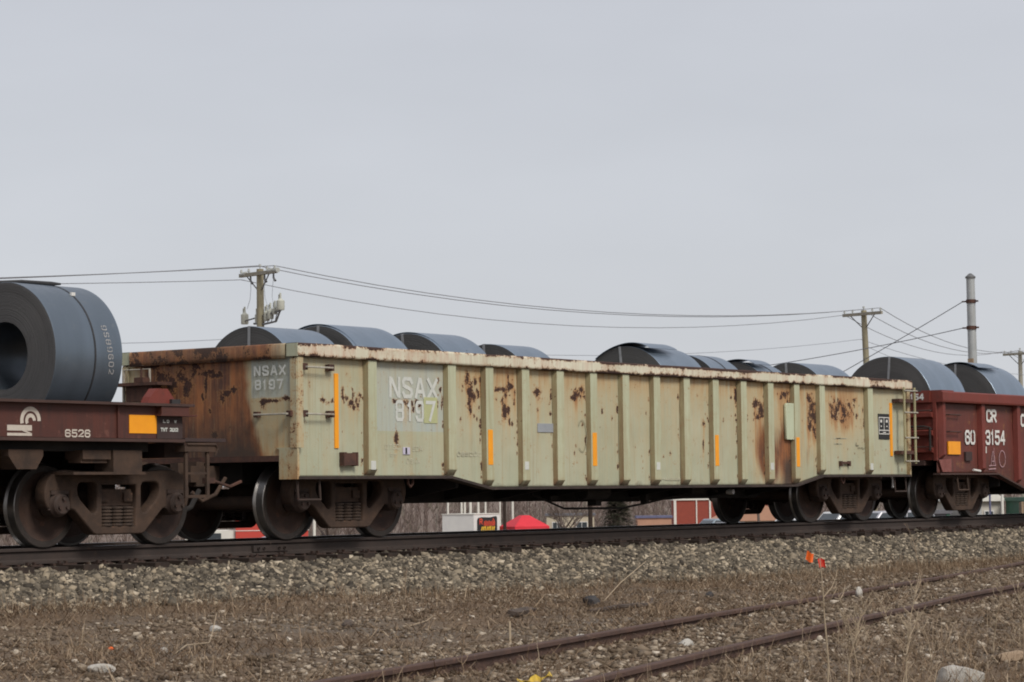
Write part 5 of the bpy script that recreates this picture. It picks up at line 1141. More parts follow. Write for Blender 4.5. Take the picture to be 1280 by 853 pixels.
def tall_weed(x, y, h, lean, az, label, branches=0, r=.005, seed=0, mat='stalk', group='tall dry weeds in front'):
    rg = random.Random(seed); t = MB(); z0 = G(x, y); d = Vector((math.cos(az), math.sin(az), 0)); P = []
    for i in range(7):
        u = i/6; P.append(Vector((0, 0, 0))+d*(lean*u*u)+Vector((rg.uniform(-.008, .008), rg.uniform(-.008, .008), h*u)))
    t.tube(P, [r*(1-.75*i/6) for i in range(7)], 5)
    for k in range(branches):
        u = rg.uniform(.25, .92); i = min(5, int(u*6)); p = P[i].lerp(P[i+1], u*6-i); a = rg.uniform(0, 6.28); L = h*rg.uniform(.15, .4)*(1.1-u*.5)
        q = p+Vector((math.cos(a)*L*.6, math.sin(a)*L*.6, L*.75)); mdl = p.lerp(q, .5)+Vector((math.cos(a)*L*.08, math.sin(a)*L*.08, -L*.03)); t.tube([p, mdl, q], [r*.5, r*.4, r*.2], 4)
        for w in range(2):
            a2 = rg.uniform(0, 6.28); e = q.lerp(mdl, rg.uniform(.2, .8)); t.tube([e, e+Vector((math.cos(a2)*L*.25, math.sin(a2)*L*.25, L*.3))], [r*.3, r*.15], 3)
    o = t.build('weed_stalk', M[mat], None, 0, (x, y, z0-.01)); tag(o, label, 'weed', group); return o
tall_weed(-16.9, -13.6, .98, .06, 2.4, 'single tall bare weed stalk rising above the siding near the right', 3, .008, 1)
tall_weed(-14.75, -13.25, .40, .10, 2.0, 'thin pale weed stalk standing right behind the large white rock', 1, .0045, 2)
for i, (x, y, h, b, l) in enumerate((( -17.2, -13.9, .52, 9, 'branching dry weed bush left of the tall bare stalk, at the bottom edge'), (-17.0, -14.2, .6, 10, 'spreading dry weed bush at the bottom edge just right of the tall stalk'), (-15.6, -13.1, .48, 9, 'feathery dry weed between the tall stalk and the white rock'), (-14.6, -13.9, .55, 9, 'branching dry weed at the right edge behind the white rock'), (-13.2, -13.0, .45, 8, 'dry weed by the brown lump at the right edge'), (-13.4, -11.9, .38, 7, 'low branching weed beside the outer siding rail at right'), (-12.2, -11.6, .42, 7, 'dry weed overlapping the outer siding rail close to the right edge'), (-9.0, -9.0, .40, 9, 'bushy tan weed growing between the two siding rails'), (-9.9, -9.4, .34, 8, 'smaller weed between the siding rails, left of the bushy one'), (-4.5, -7.6, .5, 5, 'wispy weed leaning over the far siding rail near the right edge'), (-3.2, -7.3, .8, 3, 'thin tall weed at the right edge beyond the siding'), (-16.8, -6.7, .26, 2, 'thin weed stalk standing left of the forked branch'), (-17.9, -8.2, .18, 2, 'short stalk by the curved white stone'), (-15.9, -8.3, .38, 5, 'orange brown weed in the lower left middle'), (-12.4, -5.9, .45, 4, 'thin weed on the left middle thatch'), (-9.4, -4.2, .38, 5, 'weed at the ballast toe right of centre'), (-12.6, -4.6, .36, 5, 'weed at the ballast toe left of centre'), (-17.6, -11.2, .35, 5, 'weed beside the yellow plastic strip'), (-11.3, -5.0, .33, 5, 'tan weed clump before the ballast in the centre'))):
    for k in range(1): tall_weed(x, y, h*(1.25 if i < 5 else 1), .16, random.uniform(0, 6.2), l, b+(7 if i < 7 else 4), .0062 if i < 7 else .005, 10+i, 'stalk' if i < 7 else 'weed')

# ------------------------------------------------------------------ utility poles and wires
ADIR = Vector((.24, .97, 0)).normalized()
def utility_pole(x, y, zt, label, r0=.15, lean=(0, 0), gear=False, mat='pole', armz=.18):
    z0 = G(x, y); t = thing('utility_pole', label, 'utility pole', (x, y, z0), 0, 'wooden utility poles behind the train'); H = zt-z0
    top = Vector((lean[0], lean[1], H)); ax = lambda z: Vector((lean[0]*z/H, lean[1]*z/H, z))
    MB().tube([ax(-.5), ax(H*.5), ax(H)], [r0*1.25, r0*1.08, r0*.88], 12).build('pole_shaft', M[mat], t, 40)
    c = ax(H-armz)+Vector((-.1*ADIR.y, .1*ADIR.x, 0)); rz = math.atan2(ADIR.y, ADIR.x)
    Mx = Matrix.Translation(c) @ Matrix.Rotation(rz, 4, 'Z')
    MB().box((-1.22, -.06, -.07), (1.22, .06, .07), 0, Mx).build('crossarm', M['arm'], t)
    b = MB()
    for s in (-1, 1): b.tube([c+ADIR*s*.75+Vector((0, 0, -.06)), ax(H-armz-.75)], .025, 6)
    b.build('brace', M['hardware'], t)
    for s in (-1.13, -.62, .62, 1.13):
        p = c+ADIR*s; MB().lathe([(.07, .0), (.07, .02), (.12, .02), (.12, .06), (.16, .055), (.17, .035), (.21, .04), (.24, .03), (.24, 0)], 2, p, 10).build('insulator', M['porcelain'], t)
    MB().lathe([(0, .02), (.1, .02), (.1, .06), (.18, .05), (.2, .0)], 2, ax(H), 10).build('insulator', M['porcelain'], t)
    if gear:
        for s in (-1.05, -.45, .5): 
            p = c+ADIR*s+Vector((0, 0, -.08)); MB().tube([p, p+Vector((0, 0, -.16)), p+ADIR*(-.12)+Vector((0, 0, -.28))], [.035, .04, .05], 8).build('cutout', M['hardware'], t, 40)
        for s in (-1.2, -.85, .95): 
            p = c+ADIR*s+Vector((.02, 0, .04)); MB().tube([p-ADIR*.12, p+ADIR*.14], [.10, .10], 10).build('switch_body', M['porcelain'], t, 40)
        zc = H-1.80; lb = MB(); a0 = ax(zc-.28); lb.tube([a0-ADIR*1.35+Vector((0, 0, .45)), a0-ADIR*1.05, a0-ADIR*.25+Vector((0, 0, -.06)), a0+ADIR*.45], .04, 6).tube([a0-ADIR*1.4+Vector((0, 0, .40)), a0+ADIR*1.2+Vector((0, 0, .12))], .03, 6)
        for q in (-1.1, -.85, -.6, -.4): lb.tube([a0+ADIR*q+Vector((0, 0, .30)), a0+ADIR*(q+.12)], .02, 4)
        lb.build('equipment_bracket', M['hardware'], t)
        for s, dz, rr, hh in ((-1.22, .42, .16, .40), (-.85, .28, .11, .26), (-.55, .12, .13, .36), (-.30, .06, .12, .36), (.30, .04, .12, .34), (1.2, .02, .15, .42)):
            p = a0+ADIR*s+Vector((.05, -.05, dz)); q = MB().lathe([(0, 0), (0, rr*.9), (.04, rr), (hh-.05, rr), (hh, rr*.6), (hh+.05, .04), (hh+.26, .035), (hh+.26, 0)], 2, p, 12)
            q.lathe([(hh-.02, .03), (hh+.2, .03), (hh+.2, 0)], 2, p+ADIR*.09, 6); q.build('recloser', M['pale_box'], t, 40)
        jb = MB()
        for s, e, sg in ((-1.1, -.9, 1), (-.45, -.5, 1), (.5, .9, -1)):
            p = c+ADIR*s; q = a0+ADIR*e+Vector((0, 0, .6)); jb.tube([p, p.lerp(q, .35)+ADIR*.10*sg+Vector((0, 0, -.1)), p.lerp(q, .7)+ADIR*.12*sg+Vector((0, 0, -.05)), q], .011, 4)
        jb.build('jumper_wires', M['wire_light'], t)
    return t
utility_pole(42.03, 43.59, 9.30, 'left utility pole crowded with pale switch housings above the green gondola', .155, (-.05, 0), True)
utility_pole(75.58, 35.10, 8.97, 'plain leaning utility pole above the right half of the train', .15, (-.28, .22), False)
utility_pole(113.96, 45.19, 8.95, 'distant utility pole at the right edge, only its left arm showing', .14, (0, 0), False, 'arm')
def wire(label, pts, r, mat='wire'):
    """a hanging wire through the points, each span drawn with its sag"""
    P = [Vector(p[:3]) for p in pts]; path = [P[0]]
    for i in range(len(P)-1):
        sag = pts[i+1][3] if len(pts[i+1]) > 3 else .3
        for k in range(1, 15):
            u = k/14; path.append(P[i].lerp(P[i+1], u)-Vector((0, 0, 4*sag*u*(1-u))))
    o = MB().tube([p-P[0] for p in path], r, 5).build('power_line', M[mat], None, 0, P[0]); return tag(o, label, 'power line')
def armpt(x, y, z, s, zz=0): return Vector((x, y, z))+ADIR*s+Vector((-.1*ADIR.y, .1*ADIR.x, .12+zz))
A1, A2, A3 = (41.98, 43.59, 9.12), (75.30, 35.32, 8.79), (113.96, 45.19, 8.77)
for lab, s, zl in (('upper power line from the top of the left pole', 0, 7.30), ('power line on the right end of the left pole crossarm', -1.13, 7.28), ('lower power line on the left end of the left pole crossarm', 1.13, 7.25)):
    q1, q2, q3 = armpt(*A1, s, .18 if s == 0 else .1 if s < 0 else -.28), armpt(*A2, s, .1 if s < 1 else -.1), armpt(*A3, s, .1)
    l = Vector((21.5+s*.1, 38.4+s*1.0, zl))
    wire(lab, [l, (*q1, .04), (*q2, 1.0 if s < 1 else 1.15), (*q3, .9), (168, 60, 8.9, .6)], .0165 if s != 1.13 else .0145)
wire('low telephone cable strung below the power lines', [(20, 37.4, 5.3), (42.2, 43.4, 6.70, .15), (75.2, 35.45, 7.60, .75), (114, 45.1, 7.5, .35), (160, 57, 7.3, .4)], .0125, 'wire_light')
wire('lowest drooping service cable right of the leaning pole', [(75.3, 35.4, 7.35), (114, 45.1, 6.6, .5)], .010, 'wire_light')
def mast():
    x, y, zt = 59.98, 22.4, 8.8; z0 = G(x, y); H = zt-z0
    t = thing('steel_mast', 'thick capped grey steel mast with two span wires, above the red gondola', 'steel mast', (x, y, z0))
    MB().tube([(0.10, 0, -.3), (0, 0, H)], [.19, .165], 16).build('mast_shaft', M['mast'], t, 40)
    MB().lathe([(H-.03, .0), (H-.03, .2), (H+.03, .205), (H+.1, .12), (H+.16, .05), (H+.16, 0)], 2, (0, 0, 0), 16).build('cap', M['hardware'], t, 40)
    for z in (7.86, 6.82):
        b = MB().lathe([(z-z0-.07, .175), (z-z0-.07, .195), (z-z0+.07, .195), (z-z0+.07, .175)], 2, (0, 0, 0), 16); b.tube([(-.05, .15, z-z0), (-.06, .36, z-z0)], .03, 6).box((-.05, -.3, z-z0-.03), (.05, -.15, z-z0+.03)); b.build('clamp', M['rust'], t)
    MB().box((-.20, -.12, 4.9-z0), (-.12, .1, 5.6-z0)).build('rust_plate', M['weed'], t)
    x2, y2 = 68.34, 38.5; z2 = G(x2, y2)
    t2 = thing('steel_mast', 'short steel mast hidden behind the coils where the span wires end', 'steel mast', (x2, y2, z2))
    MB().tube([(0, 0, -.3), (0, 0, 6.3-z2)], [.15, .12], 12).build('mast_shaft', M['mast'], t2, 40)
    wire('steep span wire from the upper clamp of the steel mast', [(59.92, 22.72, 7.86), (x2, y2, 3.2, .10)], .017)
    wire('shallow span wire from the lower clamp of the steel mast', [(59.95, 22.75, 6.82), (x2, y2, 6.02, .12)], .017)
mast()

# ------------------------------------------------------------------ beyond the embankment
VROT = math.atan2(-math.sin(YAW), math.cos(YAW))     # faces turned roughly to the track
def hills():
    nu, nd = 90, 26; ws = np.linspace(-420, 420, nu); ds = np.linspace(250, 900, nd); H = Vector((math.sin(YAW), math.cos(YAW), 0))
    U, D = np.meshgrid(ws, ds); Xw = CAM.x+H.x*D+rt.x*U; Yw = CAM.y+H.y*D+rt.y*U
    Z = np.interp(D, [250, 290, 340, 420, 520, 900], [-7.2, -6.3, -4.2, .2, 2.6, 3])+(fbm(U*.02, D*.02, 101, 3)-.45)*2.2
    idx = np.arange(nu*nd).reshape(nd, nu); F = np.stack([idx[:-1, :-1], idx[:-1, 1:], idx[1:, 1:], idx[1:, :-1]], -1).reshape(-1, 4)
    np_mesh('wooded_hill', np.stack([Xw, Yw, Z], -1), F, 'hill', smooth=True, kind='structure')
    # bare trees on the slope, drawn as trunks with many thin branches
    n = 1500; u = rng.uniform(-125, 110, n); d = rng.uniform(275, 470, n)
    bx, by = CAM.x+H.x*d+rt.x*u, CAM.y+H.y*d+rt.y*u; bz = np.interp(d, [250, 290, 340, 420, 520], [-7.2, -6.3, -4.2, .2, 2.6])
    S = []; T = []; 
    for i in range(n):
        h = rng.uniform(5, 9); p = np.array([bx[i], by[i], bz[i]-.4]); top = p+np.array([rng.normal(0, .4), rng.normal(0, .4), h]); w = rng.uniform(.07, .17); tt = rng.uniform(0, .55) if rng.uniform() < .85 else rng.uniform(.85, 1)
        S.append((p, top, w, w*.3)); T.append(tt)
        for k in range(16):
            f = rng.uniform(.12, .95); q = p+(top-p)*f; a = rng.uniform(0, 6.28); L = h*rng.uniform(.15, .38)*(1.15-f*.6); e = q+np.array([math.cos(a)*L*.65, math.sin(a)*L*.65, L*.75])
            S.append((q, e, w*.42, w*.12)); T.append(min(1, max(0, tt+rng.uniform(-.1, .15))))
    for i in range(2600):    # underbrush
        uu, dd = rng.uniform(-125, 110), rng.uniform(262, 420); x, y = CAM.x+H.x*dd+rt.x*uu, CAM.y+H.y*dd+rt.y*uu; z = float(np.interp(dd, [250, 290, 340, 420, 520], [-7.2, -6.3, -4.2, .2, 2.6])); c = rng.uniform(.1, .8)
        for k in range(7):
            a = rng.uniform(0, 6.28); L = rng.uniform(.7, 2.2); S.append((np.array([x, y, z-.2]), np.array([x+math.cos(a)*L*.5, y+math.sin(a)*L*.5, z+L]), .09, .03)); T.append(c)
    A = np.array([s[0] for s in S]); B = np.array([s[1] for s in S]); w0 = np.array([s[2] for s in S]); w1 = np.array([s[3] for s in S]); N = len(S)
    dv = B-A; dv /= np.linalg.norm(dv, axis=1, keepdims=True); ref = np.where(np.abs(dv[:, 2:3]) > .9, [[1., .3, 0]], [[0, 0, 1.]]); x_ = np.cross(dv, ref); x_ /= np.linalg.norm(x_, axis=1, keepdims=True); y_ = np.cross(dv, x_)
    V = []
    for P, w in ((A, w0), (B, w1)):
        for k in range(3):
            t = 2*math.pi*k/3; V.append(P+(x_*math.cos(t)+y_*math.sin(t))*w[:, None])
    V = np.stack(V, 1).reshape(-1, 3); F = (np.array([[0, 1, 4, 3], [1, 2, 5, 4], [2, 0, 3, 5]])[None]+(np.arange(N)*6)[:, None, None]).reshape(-1, 4)
    o = np_mesh('bare_woods', V, F, 'woods', {'tint': np.repeat(np.array(T), 6)}, kind='stuff'); o['label'] = 'grey brown leafless woods covering the far hillside'; o['category'] = 'woods'
hills()
def bare_tree(x, y, h, label, seed, r=.12, mat='bark'):
    rg = random.Random(seed); t = thing('bare_tree', label, 'tree', (x, y, G(x, y))); tr = MB(); lm = MB()
    tr.tube([(0, 0, -.3), (.05, .02, h*.25), (.0, .05, h*.45)], [r, r*.8, r*.6], 8)
    def limb(p, d, L, rad, depth):
        e = p+d*L; mid = p.lerp(e, .5)+Vector((rg.uniform(-.06, .06), rg.uniform(-.06, .06), 0))*L; lm.tube([p, mid, e], [rad, rad*.75, rad*.45], 5 if depth > 1 else 4)
        if depth:
            for _ in range(4 if depth > 1 else 3):
                u = rg.uniform(.35, 1); q = p.lerp(e, u); a = Vector((rg.uniform(-1, 1), rg.uniform(-1, 1), rg.uniform(-.1, .9))); limb(q, (d*.8+a*.75).normalized(), L*rg.uniform(.45, .7), rad*.5, depth-1)
    for k in range(7):
        a = k*2.4+rg.uniform(-.3, .3); z = h*rg.uniform(.22, .45); limb(Vector((.03, .02, z)), Vector((math.cos(a)*.7, math.sin(a)*.7, .8)).normalized(), h*rg.uniform(.25, .36), r*.5, 3)
    tr.build('trunk', M[mat], t, 40); lm.build('crown', M[mat], t); return t
bare_tree(92.16, 64.3, 4.6, 'spreading bare tree in front of the beige building under the gondola', 3)
bare_tree(62.5, 57.6, 5.5, 'bare tree seen between the wheels of the green gondola', 6, .14)
bare_tree(102.0, 57.0, 7.0, 'tall bare tree between the conifer and the red brick building', 8, .11)
def conifer(x, y, h, rad, label):
    t = thing('conifer_tree', label, 'tree', (x, y, G(x, y))); MB().tube([(0, 0, -.3), (0, 0, h)], [.18, .03], 8).build('trunk', M['bark'], t, 40)
    V = []; F = []; T = []; n = 0
    for k in range(420):
        u = rng.uniform(.05, 1)**.8; z = h*(.08+.92*u)*1.0; L = rad*(1.03-u)*rng.uniform(.7, 1.15)+.08; a = rng.uniform(0, 6.28); c, s = math.cos(a), math.sin(a)
        for j in range(26):
            f = rng.uniform(.15, 1); p = np.array([c*L*f, s*L*f, z-.22*L*f*f+rng.normal(0, .03)]); sz = rng.uniform(.09, .19)*(1.15-f*.4); ang = a+rng.choice([-1, 1])*rng.uniform(.5, 1.1); d = np.array([math.cos(ang), math.sin(ang), rng.uniform(-.5, .15)])*sz*1.9; w = np.array([-math.sin(ang), math.cos(ang), rng.uniform(-.4, .4)])*sz*.22
            V += [p-w, p+w, p+d]; F.append((n, n+1, n+2)); n += 3; tt = np.clip(rng.normal(.35, .2)+.35*(rng.uniform() < .12), 0, 1); T += [tt]*3
    np_mesh('crown', V, F, 'needles', {'tint': T}, parent=t); return t
conifer(102.23, 67.37, 4.6, 2.3, 'dark broad evergreen tree between the beige and the salmon buildings')
def building(label, x, y, w, d, h, wall, rz=0.0, roof='flat', roofmat='roofgrey', wins=(), doors=(), z0=None, trims=(), cat='building', trimmat='trim', name='building', band=0):
    """local x runs along the front, -y is the front; wins: (x0,x1,z0,z1)"""
    z = G(x, y) if z0 is None else z0; t = thing(name, label, cat, (x, y, z), VROT+rz)
    zs = [q[2] for q in wins]; cuts = sorted(wins)
    mb = MB().box((-w/2, 0, -.5), (w/2, d, h)); mb.build('wall', M[wall], t)
    if roof == 'flat': MB().box((-w/2-.12, -.12, h+.002), (w/2+.12, d+.12, h+.22)).build('roof', M[roofmat], t)
    else: MB().prism([(-w/2-.25, h+.002), (w/2+.25, h+.002), (w/2+.25, h+.08), (0, h+roof), (-w/2-.25, h+.08)], 1, -.3, d+.3).build('roof', M[roofmat], t) if band == 0 else MB().prism([(-.35, h+.002), (d+.35, h+.002), (d+.35, h+.08), (d/2, h+roof), (-.35, h+.08)], 0, -w/2-.3, w/2+.3).build('roof', M[roofmat], t)
    for (x0, x1, a, b) in wins:
        f = MB().box((x0-.06, -.06, a-.06), (x1+.06, .02, a)).box((x0-.06, -.06, b), (x1+.06, .02, b+.06)).box((x0-.06, -.06, a), (x0, .02, b)).box((x1, -.06, a), (x1+.06, .02, b)).box(((x0+x1)/2-.02, -.05, a), ((x0+x1)/2+.02, .02, b)).build('window', M['sill'], t)
        MB().box((x0, -.02, a), (x1, .02, b)).build('pane', M['glass'], f)
    for (x0, x1, b) in doors:
        f = MB().box((x0, -.05, 0), (x1, .02, b)).build('door', M['glass'], t); MB().box((x1-.12, -.09, b*.45), (x1-.07, -.05, b*.52)).build('handle', M['hardware'], f)
    for (x0, x1, a, b) in trims: MB().box((x0, -.10, a), (x1, .03, b)).build('trim', M[trimmat], t)
    return t
building('pale beige two storey block with stacked windows behind the bare tree', 158.2, 109.8, 4.3, 3, 5.1, 'beige', .0, wins=((.55, 1.5, 3.3, 4.5), (.55, 1.5, 1.6, 2.8), (-1.6, -.8, 3.3, 4.5)), z0=-6.6)
building('low salmon building with a slate blue roof edge', 171.1, 109.1, 3.2, 3, 4.5, 'salmon', .0, roofmat='roofblue', z0=-6.4)
building('red brick building with white corner posts behind the parked cars', 183.3, 109.2, 9.2, 4, 6.2, 'brick', .0, roofmat='trim', wins=(), z0=-6.5, trims=((-4.63, -4.38, 0, 6.2), (-2.45, -2.34, 0, 6.2), (-1.15, -.98, 0, 6.2), (2.2, 2.4, 0, 6.2)))
building('yellowish gabled house between the black wheels of the gondola', 141.5, 80.0, 4.6, 6, 2.6, 'beige', .2, roof=1.3, roofmat='salmon', z0=-4.4, wins=((.5, 1.2, 1.0, 2.0),))
building('orange brick shop with a dark window, between the two gondolas', 95.4, 43.6, 2.6, 5, 1.45, 'salmon', .1, roof='flat', roofmat='brick', wins=(), z0=-2.75)
building('dark shop front with teal trim behind the red gondola wheel', 104.6, 46.6, 1.9, 5, 1.95, 'roofgrey', .1, roofmat='roofgrey', z0=-2.9, wins=((-.55, -.15, .8, 1.7), (.2, .6, .8, 1.7)), trims=((.72, .93, 0, 1.9),), trimmat='green_awning')
building('cream gabled house front with a window at the right', 106.5, 44.4, 2.3, 6, 2.55, 'cream', .1, roof=.95, roofmat='trim', wins=((.15, .62, 1.1, 1.95), (-.75, -.3, .6, 1.2)), z0=-2.8)
building('dark green shed roof behind a brown board fence at the right edge', 104.6, 39.0, 2.7, 5, 2.5, 'green_awning', .1, roof='flat', roofmat='green_awning', z0=-2.75)
def board_fence():
    t = thing('board_fence', 'brown vertical board fence before the green shed at the right edge', 'fence', (99.0, 37.4, G(99, 37.4)), VROT)
    for k in range(22):
        o = MB().box((-1.1+k*.13, 0, 0), (-1.1+k*.13+.115, .03, 2.15+random.uniform(-.03, .03))).build('board', M['weed' if k % 3 else 'wood_grey'], t)
    MB().box((-1.1, .03, .3), (1.8, .07, .4)).box((-1.1, .03, 1.2), (1.8, .07, 1.3)).build('rail', M['wood_grey'], t)
board_fence()
def post(label, x, y, zt, r, mat, name='post', cat='post', group=None, cap=True):
    z0 = G(x, y); t = thing(name, label, cat, (x, y, z0), 0, group); MB().tube([(0, 0, -.2), (0, 0, zt-z0)], [r*1.1, r], 10).build('shaft', M[mat], t, 40)
    MB().lathe([(zt-z0-.005, r*1.02), (zt-z0, r*1.5), (zt-z0+.06, r*1.3), (zt-z0+.10, 0)], 2, (0, 0, 0), 10).build('cap', M[mat], t, 40)
WP = 'slim white poles rising behind the white sign trailer'
for (x, y, r, l) in ((80.07, 63.82, .055, 'slim white pole above the left end of the white trailer'), (80.51, 63.21, .06, 'left of the closest pair of white poles above the trailer'), (80.62, 63.07, .06, 'right of the closest pair of white poles above the trailer'), (80.80, 62.82, .075, 'stoutest white pole above the middle of the white trailer'), (81.06, 62.47, .065, 'white pole above the corner where the trailer sign face begins'), (81.29, 62.15, .05, 'thin white pole above the middle of the trailer sign face'), (81.76, 61.5, .045, 'thin white pole just left of the dark brown pole'), (82.17, 60.94, .06, 'white pole rising above the red canopy tent')):
    post(l, x, y, 1.6, r, 'trim', 'white_pole', 'pole', WP)
post('dark brown wooden post between the white trailer and the red tent', 61.7, 46.5, 2.2, .075, 'tie', 'wooden_post'); post('dark brown wooden post in front of the beige building', 63.97, 43.36, 2.2, .10, 'tie', 'wooden_post')
post('white post seen between the wheels of the green gondola', 60.48, 56.75, .5, .07, 'trim', 'white_pole', 'pole')
post('white and red gate post behind the red gondola', 88.77, 34.79, .25, .07, 'trim', 'gate_post'); post('thin blue grey post beside the gate post', 88.4, 35.3, .15, .05, 'roofblue', 'gate_post')
def sign_trailer():
    x, y = 68.88, 53.65; z0 = G(x, y); th = VROT+R(58); t = thing('sign_trailer', 'white concession trailer with a black flame lettered panel under the gondola', 'trailer', (x, y, z0), th)
    h = -.41-z0; w, L = 2.4, 1.85        # sign face along +x at y=0, side running back along +y... side faces -x
    MB().box((0, 0, .55), (w, L, h-.04)).build('body', M['trailer'], t)
    MB().box((-.03, -.03, h-.04), (w+.03, L+.03, h)).build('roof', M['trim'], t)
    pn = curve_mesh([[(-.72, -.85), (.72, -.85), (.72, .66), (.66, .76), (.2, .70), (-.4, .72), (-.66, .68), (-.72, .56)]], .03); pn.transform(Matrix.Translation((1.2, -.02, 1.65)) @ Matrix.Scale(1.25, 4, (1, 0, 0)) @ Matrix.Rotation(R(90), 4, 'X')); pn.materials.append(M['black']); p = link('sign_panel', pn, t)
    P = lambda u, v: Vector((1.2+u, -.0385, 1.92+v)); rb = MB(); yb = MB(); rg = random.Random(5)
    letters('R', (.50, -.036, 2.0), (1, 0, 0), (0, 0, 1), .30, .22, .03, .06, (0, -1, 0), rb)
    for k in range(7): 
        u = -.32+k*.15; stroke_strip(rb, [(u, .0), (u+.02, .22+.04*(k % 2)), (u+.09, .20), (u+.08, .02)], .045, lambda a, b, k=k: P(a, b)-Vector((0, .0004*k, 0)))
    stroke_strip(rb, [(.55, .05), (.62, .26), (.50, .38)], .06, lambda a, b: P(a, b)-Vector((0, .004, 0)))
    rb.build('sign_lettering', M['flame_red'], p)
    for k in range(8):
        u = -.55+k*.16; stroke_strip(yb, [(u, -.62), (u+.01, -.15+.1*(k % 3)*.5), (u+.08, -.02)], .085, lambda a, b, k=k: P(a, b)-Vector((0, .0055+.0004*k, 0)))
    yb.build('sign_lettering', M['flame_yellow'], p)
    MB().box((-.06, .1, .35), (-.0, L-.1, 1.05)).box((-.35, .3, .3), (-.06, L-.2, .95)).build('tongue_box', M['trailer'], t)
    MB().box((-.012, .05, 1.06), (0, L-.05, 1.12)).build('trim_strip', M['roofgrey'], t)
    for s in (0.35, L-.5): MB().lathe([(-.02, 0), (-.02, .28), (.16, .30), (.18, .2), (.18, 0)], 0, (.0, s+.2, .30), 16).build('wheel', M['tyre'], t, 30)
    for xx in (.2, w-.2): MB().box((xx-.05, .4, .3), (xx+.05, L-.4, .55)).build('chassis_rail', M['under'], t)
sign_trailer()
def canopy_tent():
    x, y = 70.38, 51.66; z0 = G(x, y); t = thing('canopy_tent', 'bright red pop up canopy tent next to the white trailer', 'tent', (x, y, z0), VROT+R(24)); e = -1.06-z0; pk = -.52-z0; w = .93
    V = [(-w, -w, e), (w, -w, e), (w, w, e), (-w, w, e), (-.18, -.18, pk), (.18, -.18, pk), (.18, .18, pk), (-.18, .18, pk)]
    V2 = [(a*.97, b*.97, c-.03) for a, b, c in V]; F = [(0, 1, 5, 4), (1, 2, 6, 5), (2, 3, 7, 6), (3, 0, 4, 7), (4, 5, 6, 7)]
    MB().add(V, F).add(V2, [f[::-1] for f in F]).build('canopy', M['tent'], t)
    vb = MB()
    for a, b in (((-w, -w), (w, -w)), ((w, -w), (w, w)), ((w, w), (-w, w)), ((-w, w), (-w, -w))):
        vb.add([(a[0], a[1], e), (b[0], b[1], e), (b[0], b[1], e-.24), (a[0], a[1], e-.24), (a[0]*.985, a[1]*.985, e), (b[0]*.985, b[1]*.985, e), (b[0]*.985, b[1]*.985, e-.24), (a[0]*.985, a[1]*.985, e-.24)], [(0, 1, 2, 3), (7, 6, 5, 4), (3, 2, 6, 7)])
    vb.build('valance', M['tent'], t)
    for sx in (-1, 1):
        for sy in (-1, 1): MB().box((sx*w*.94-.02, sy*w*.94-.02, 0), (sx*w*.94+.02, sy*w*.94+.02, e)).build('leg', M['hardware'], t)
    MB().add([(-w-.02, -w, e-.02), (-w-.02, w, e-.02), (-.30, .1, pk-.06), (-.30, -.25, pk-.06), (-w-.0, -w, e-.05), (-w, w, e-.05), (-.28, .1, pk-.1), (-.28, -.25, pk-.1)], [(0, 3, 2, 1), (4, 5, 6, 7), (0, 1, 5, 4), (0, 4, 7, 3)]).build('dark_flap', M['black'], t) if False else None
    MB().box((-w-.9, -.9, 0), (-w-.06, .5, e-.18)).build('side_curtain', M['black'], t)  # black block added for the dark area beside the canopy
canopy_tent()
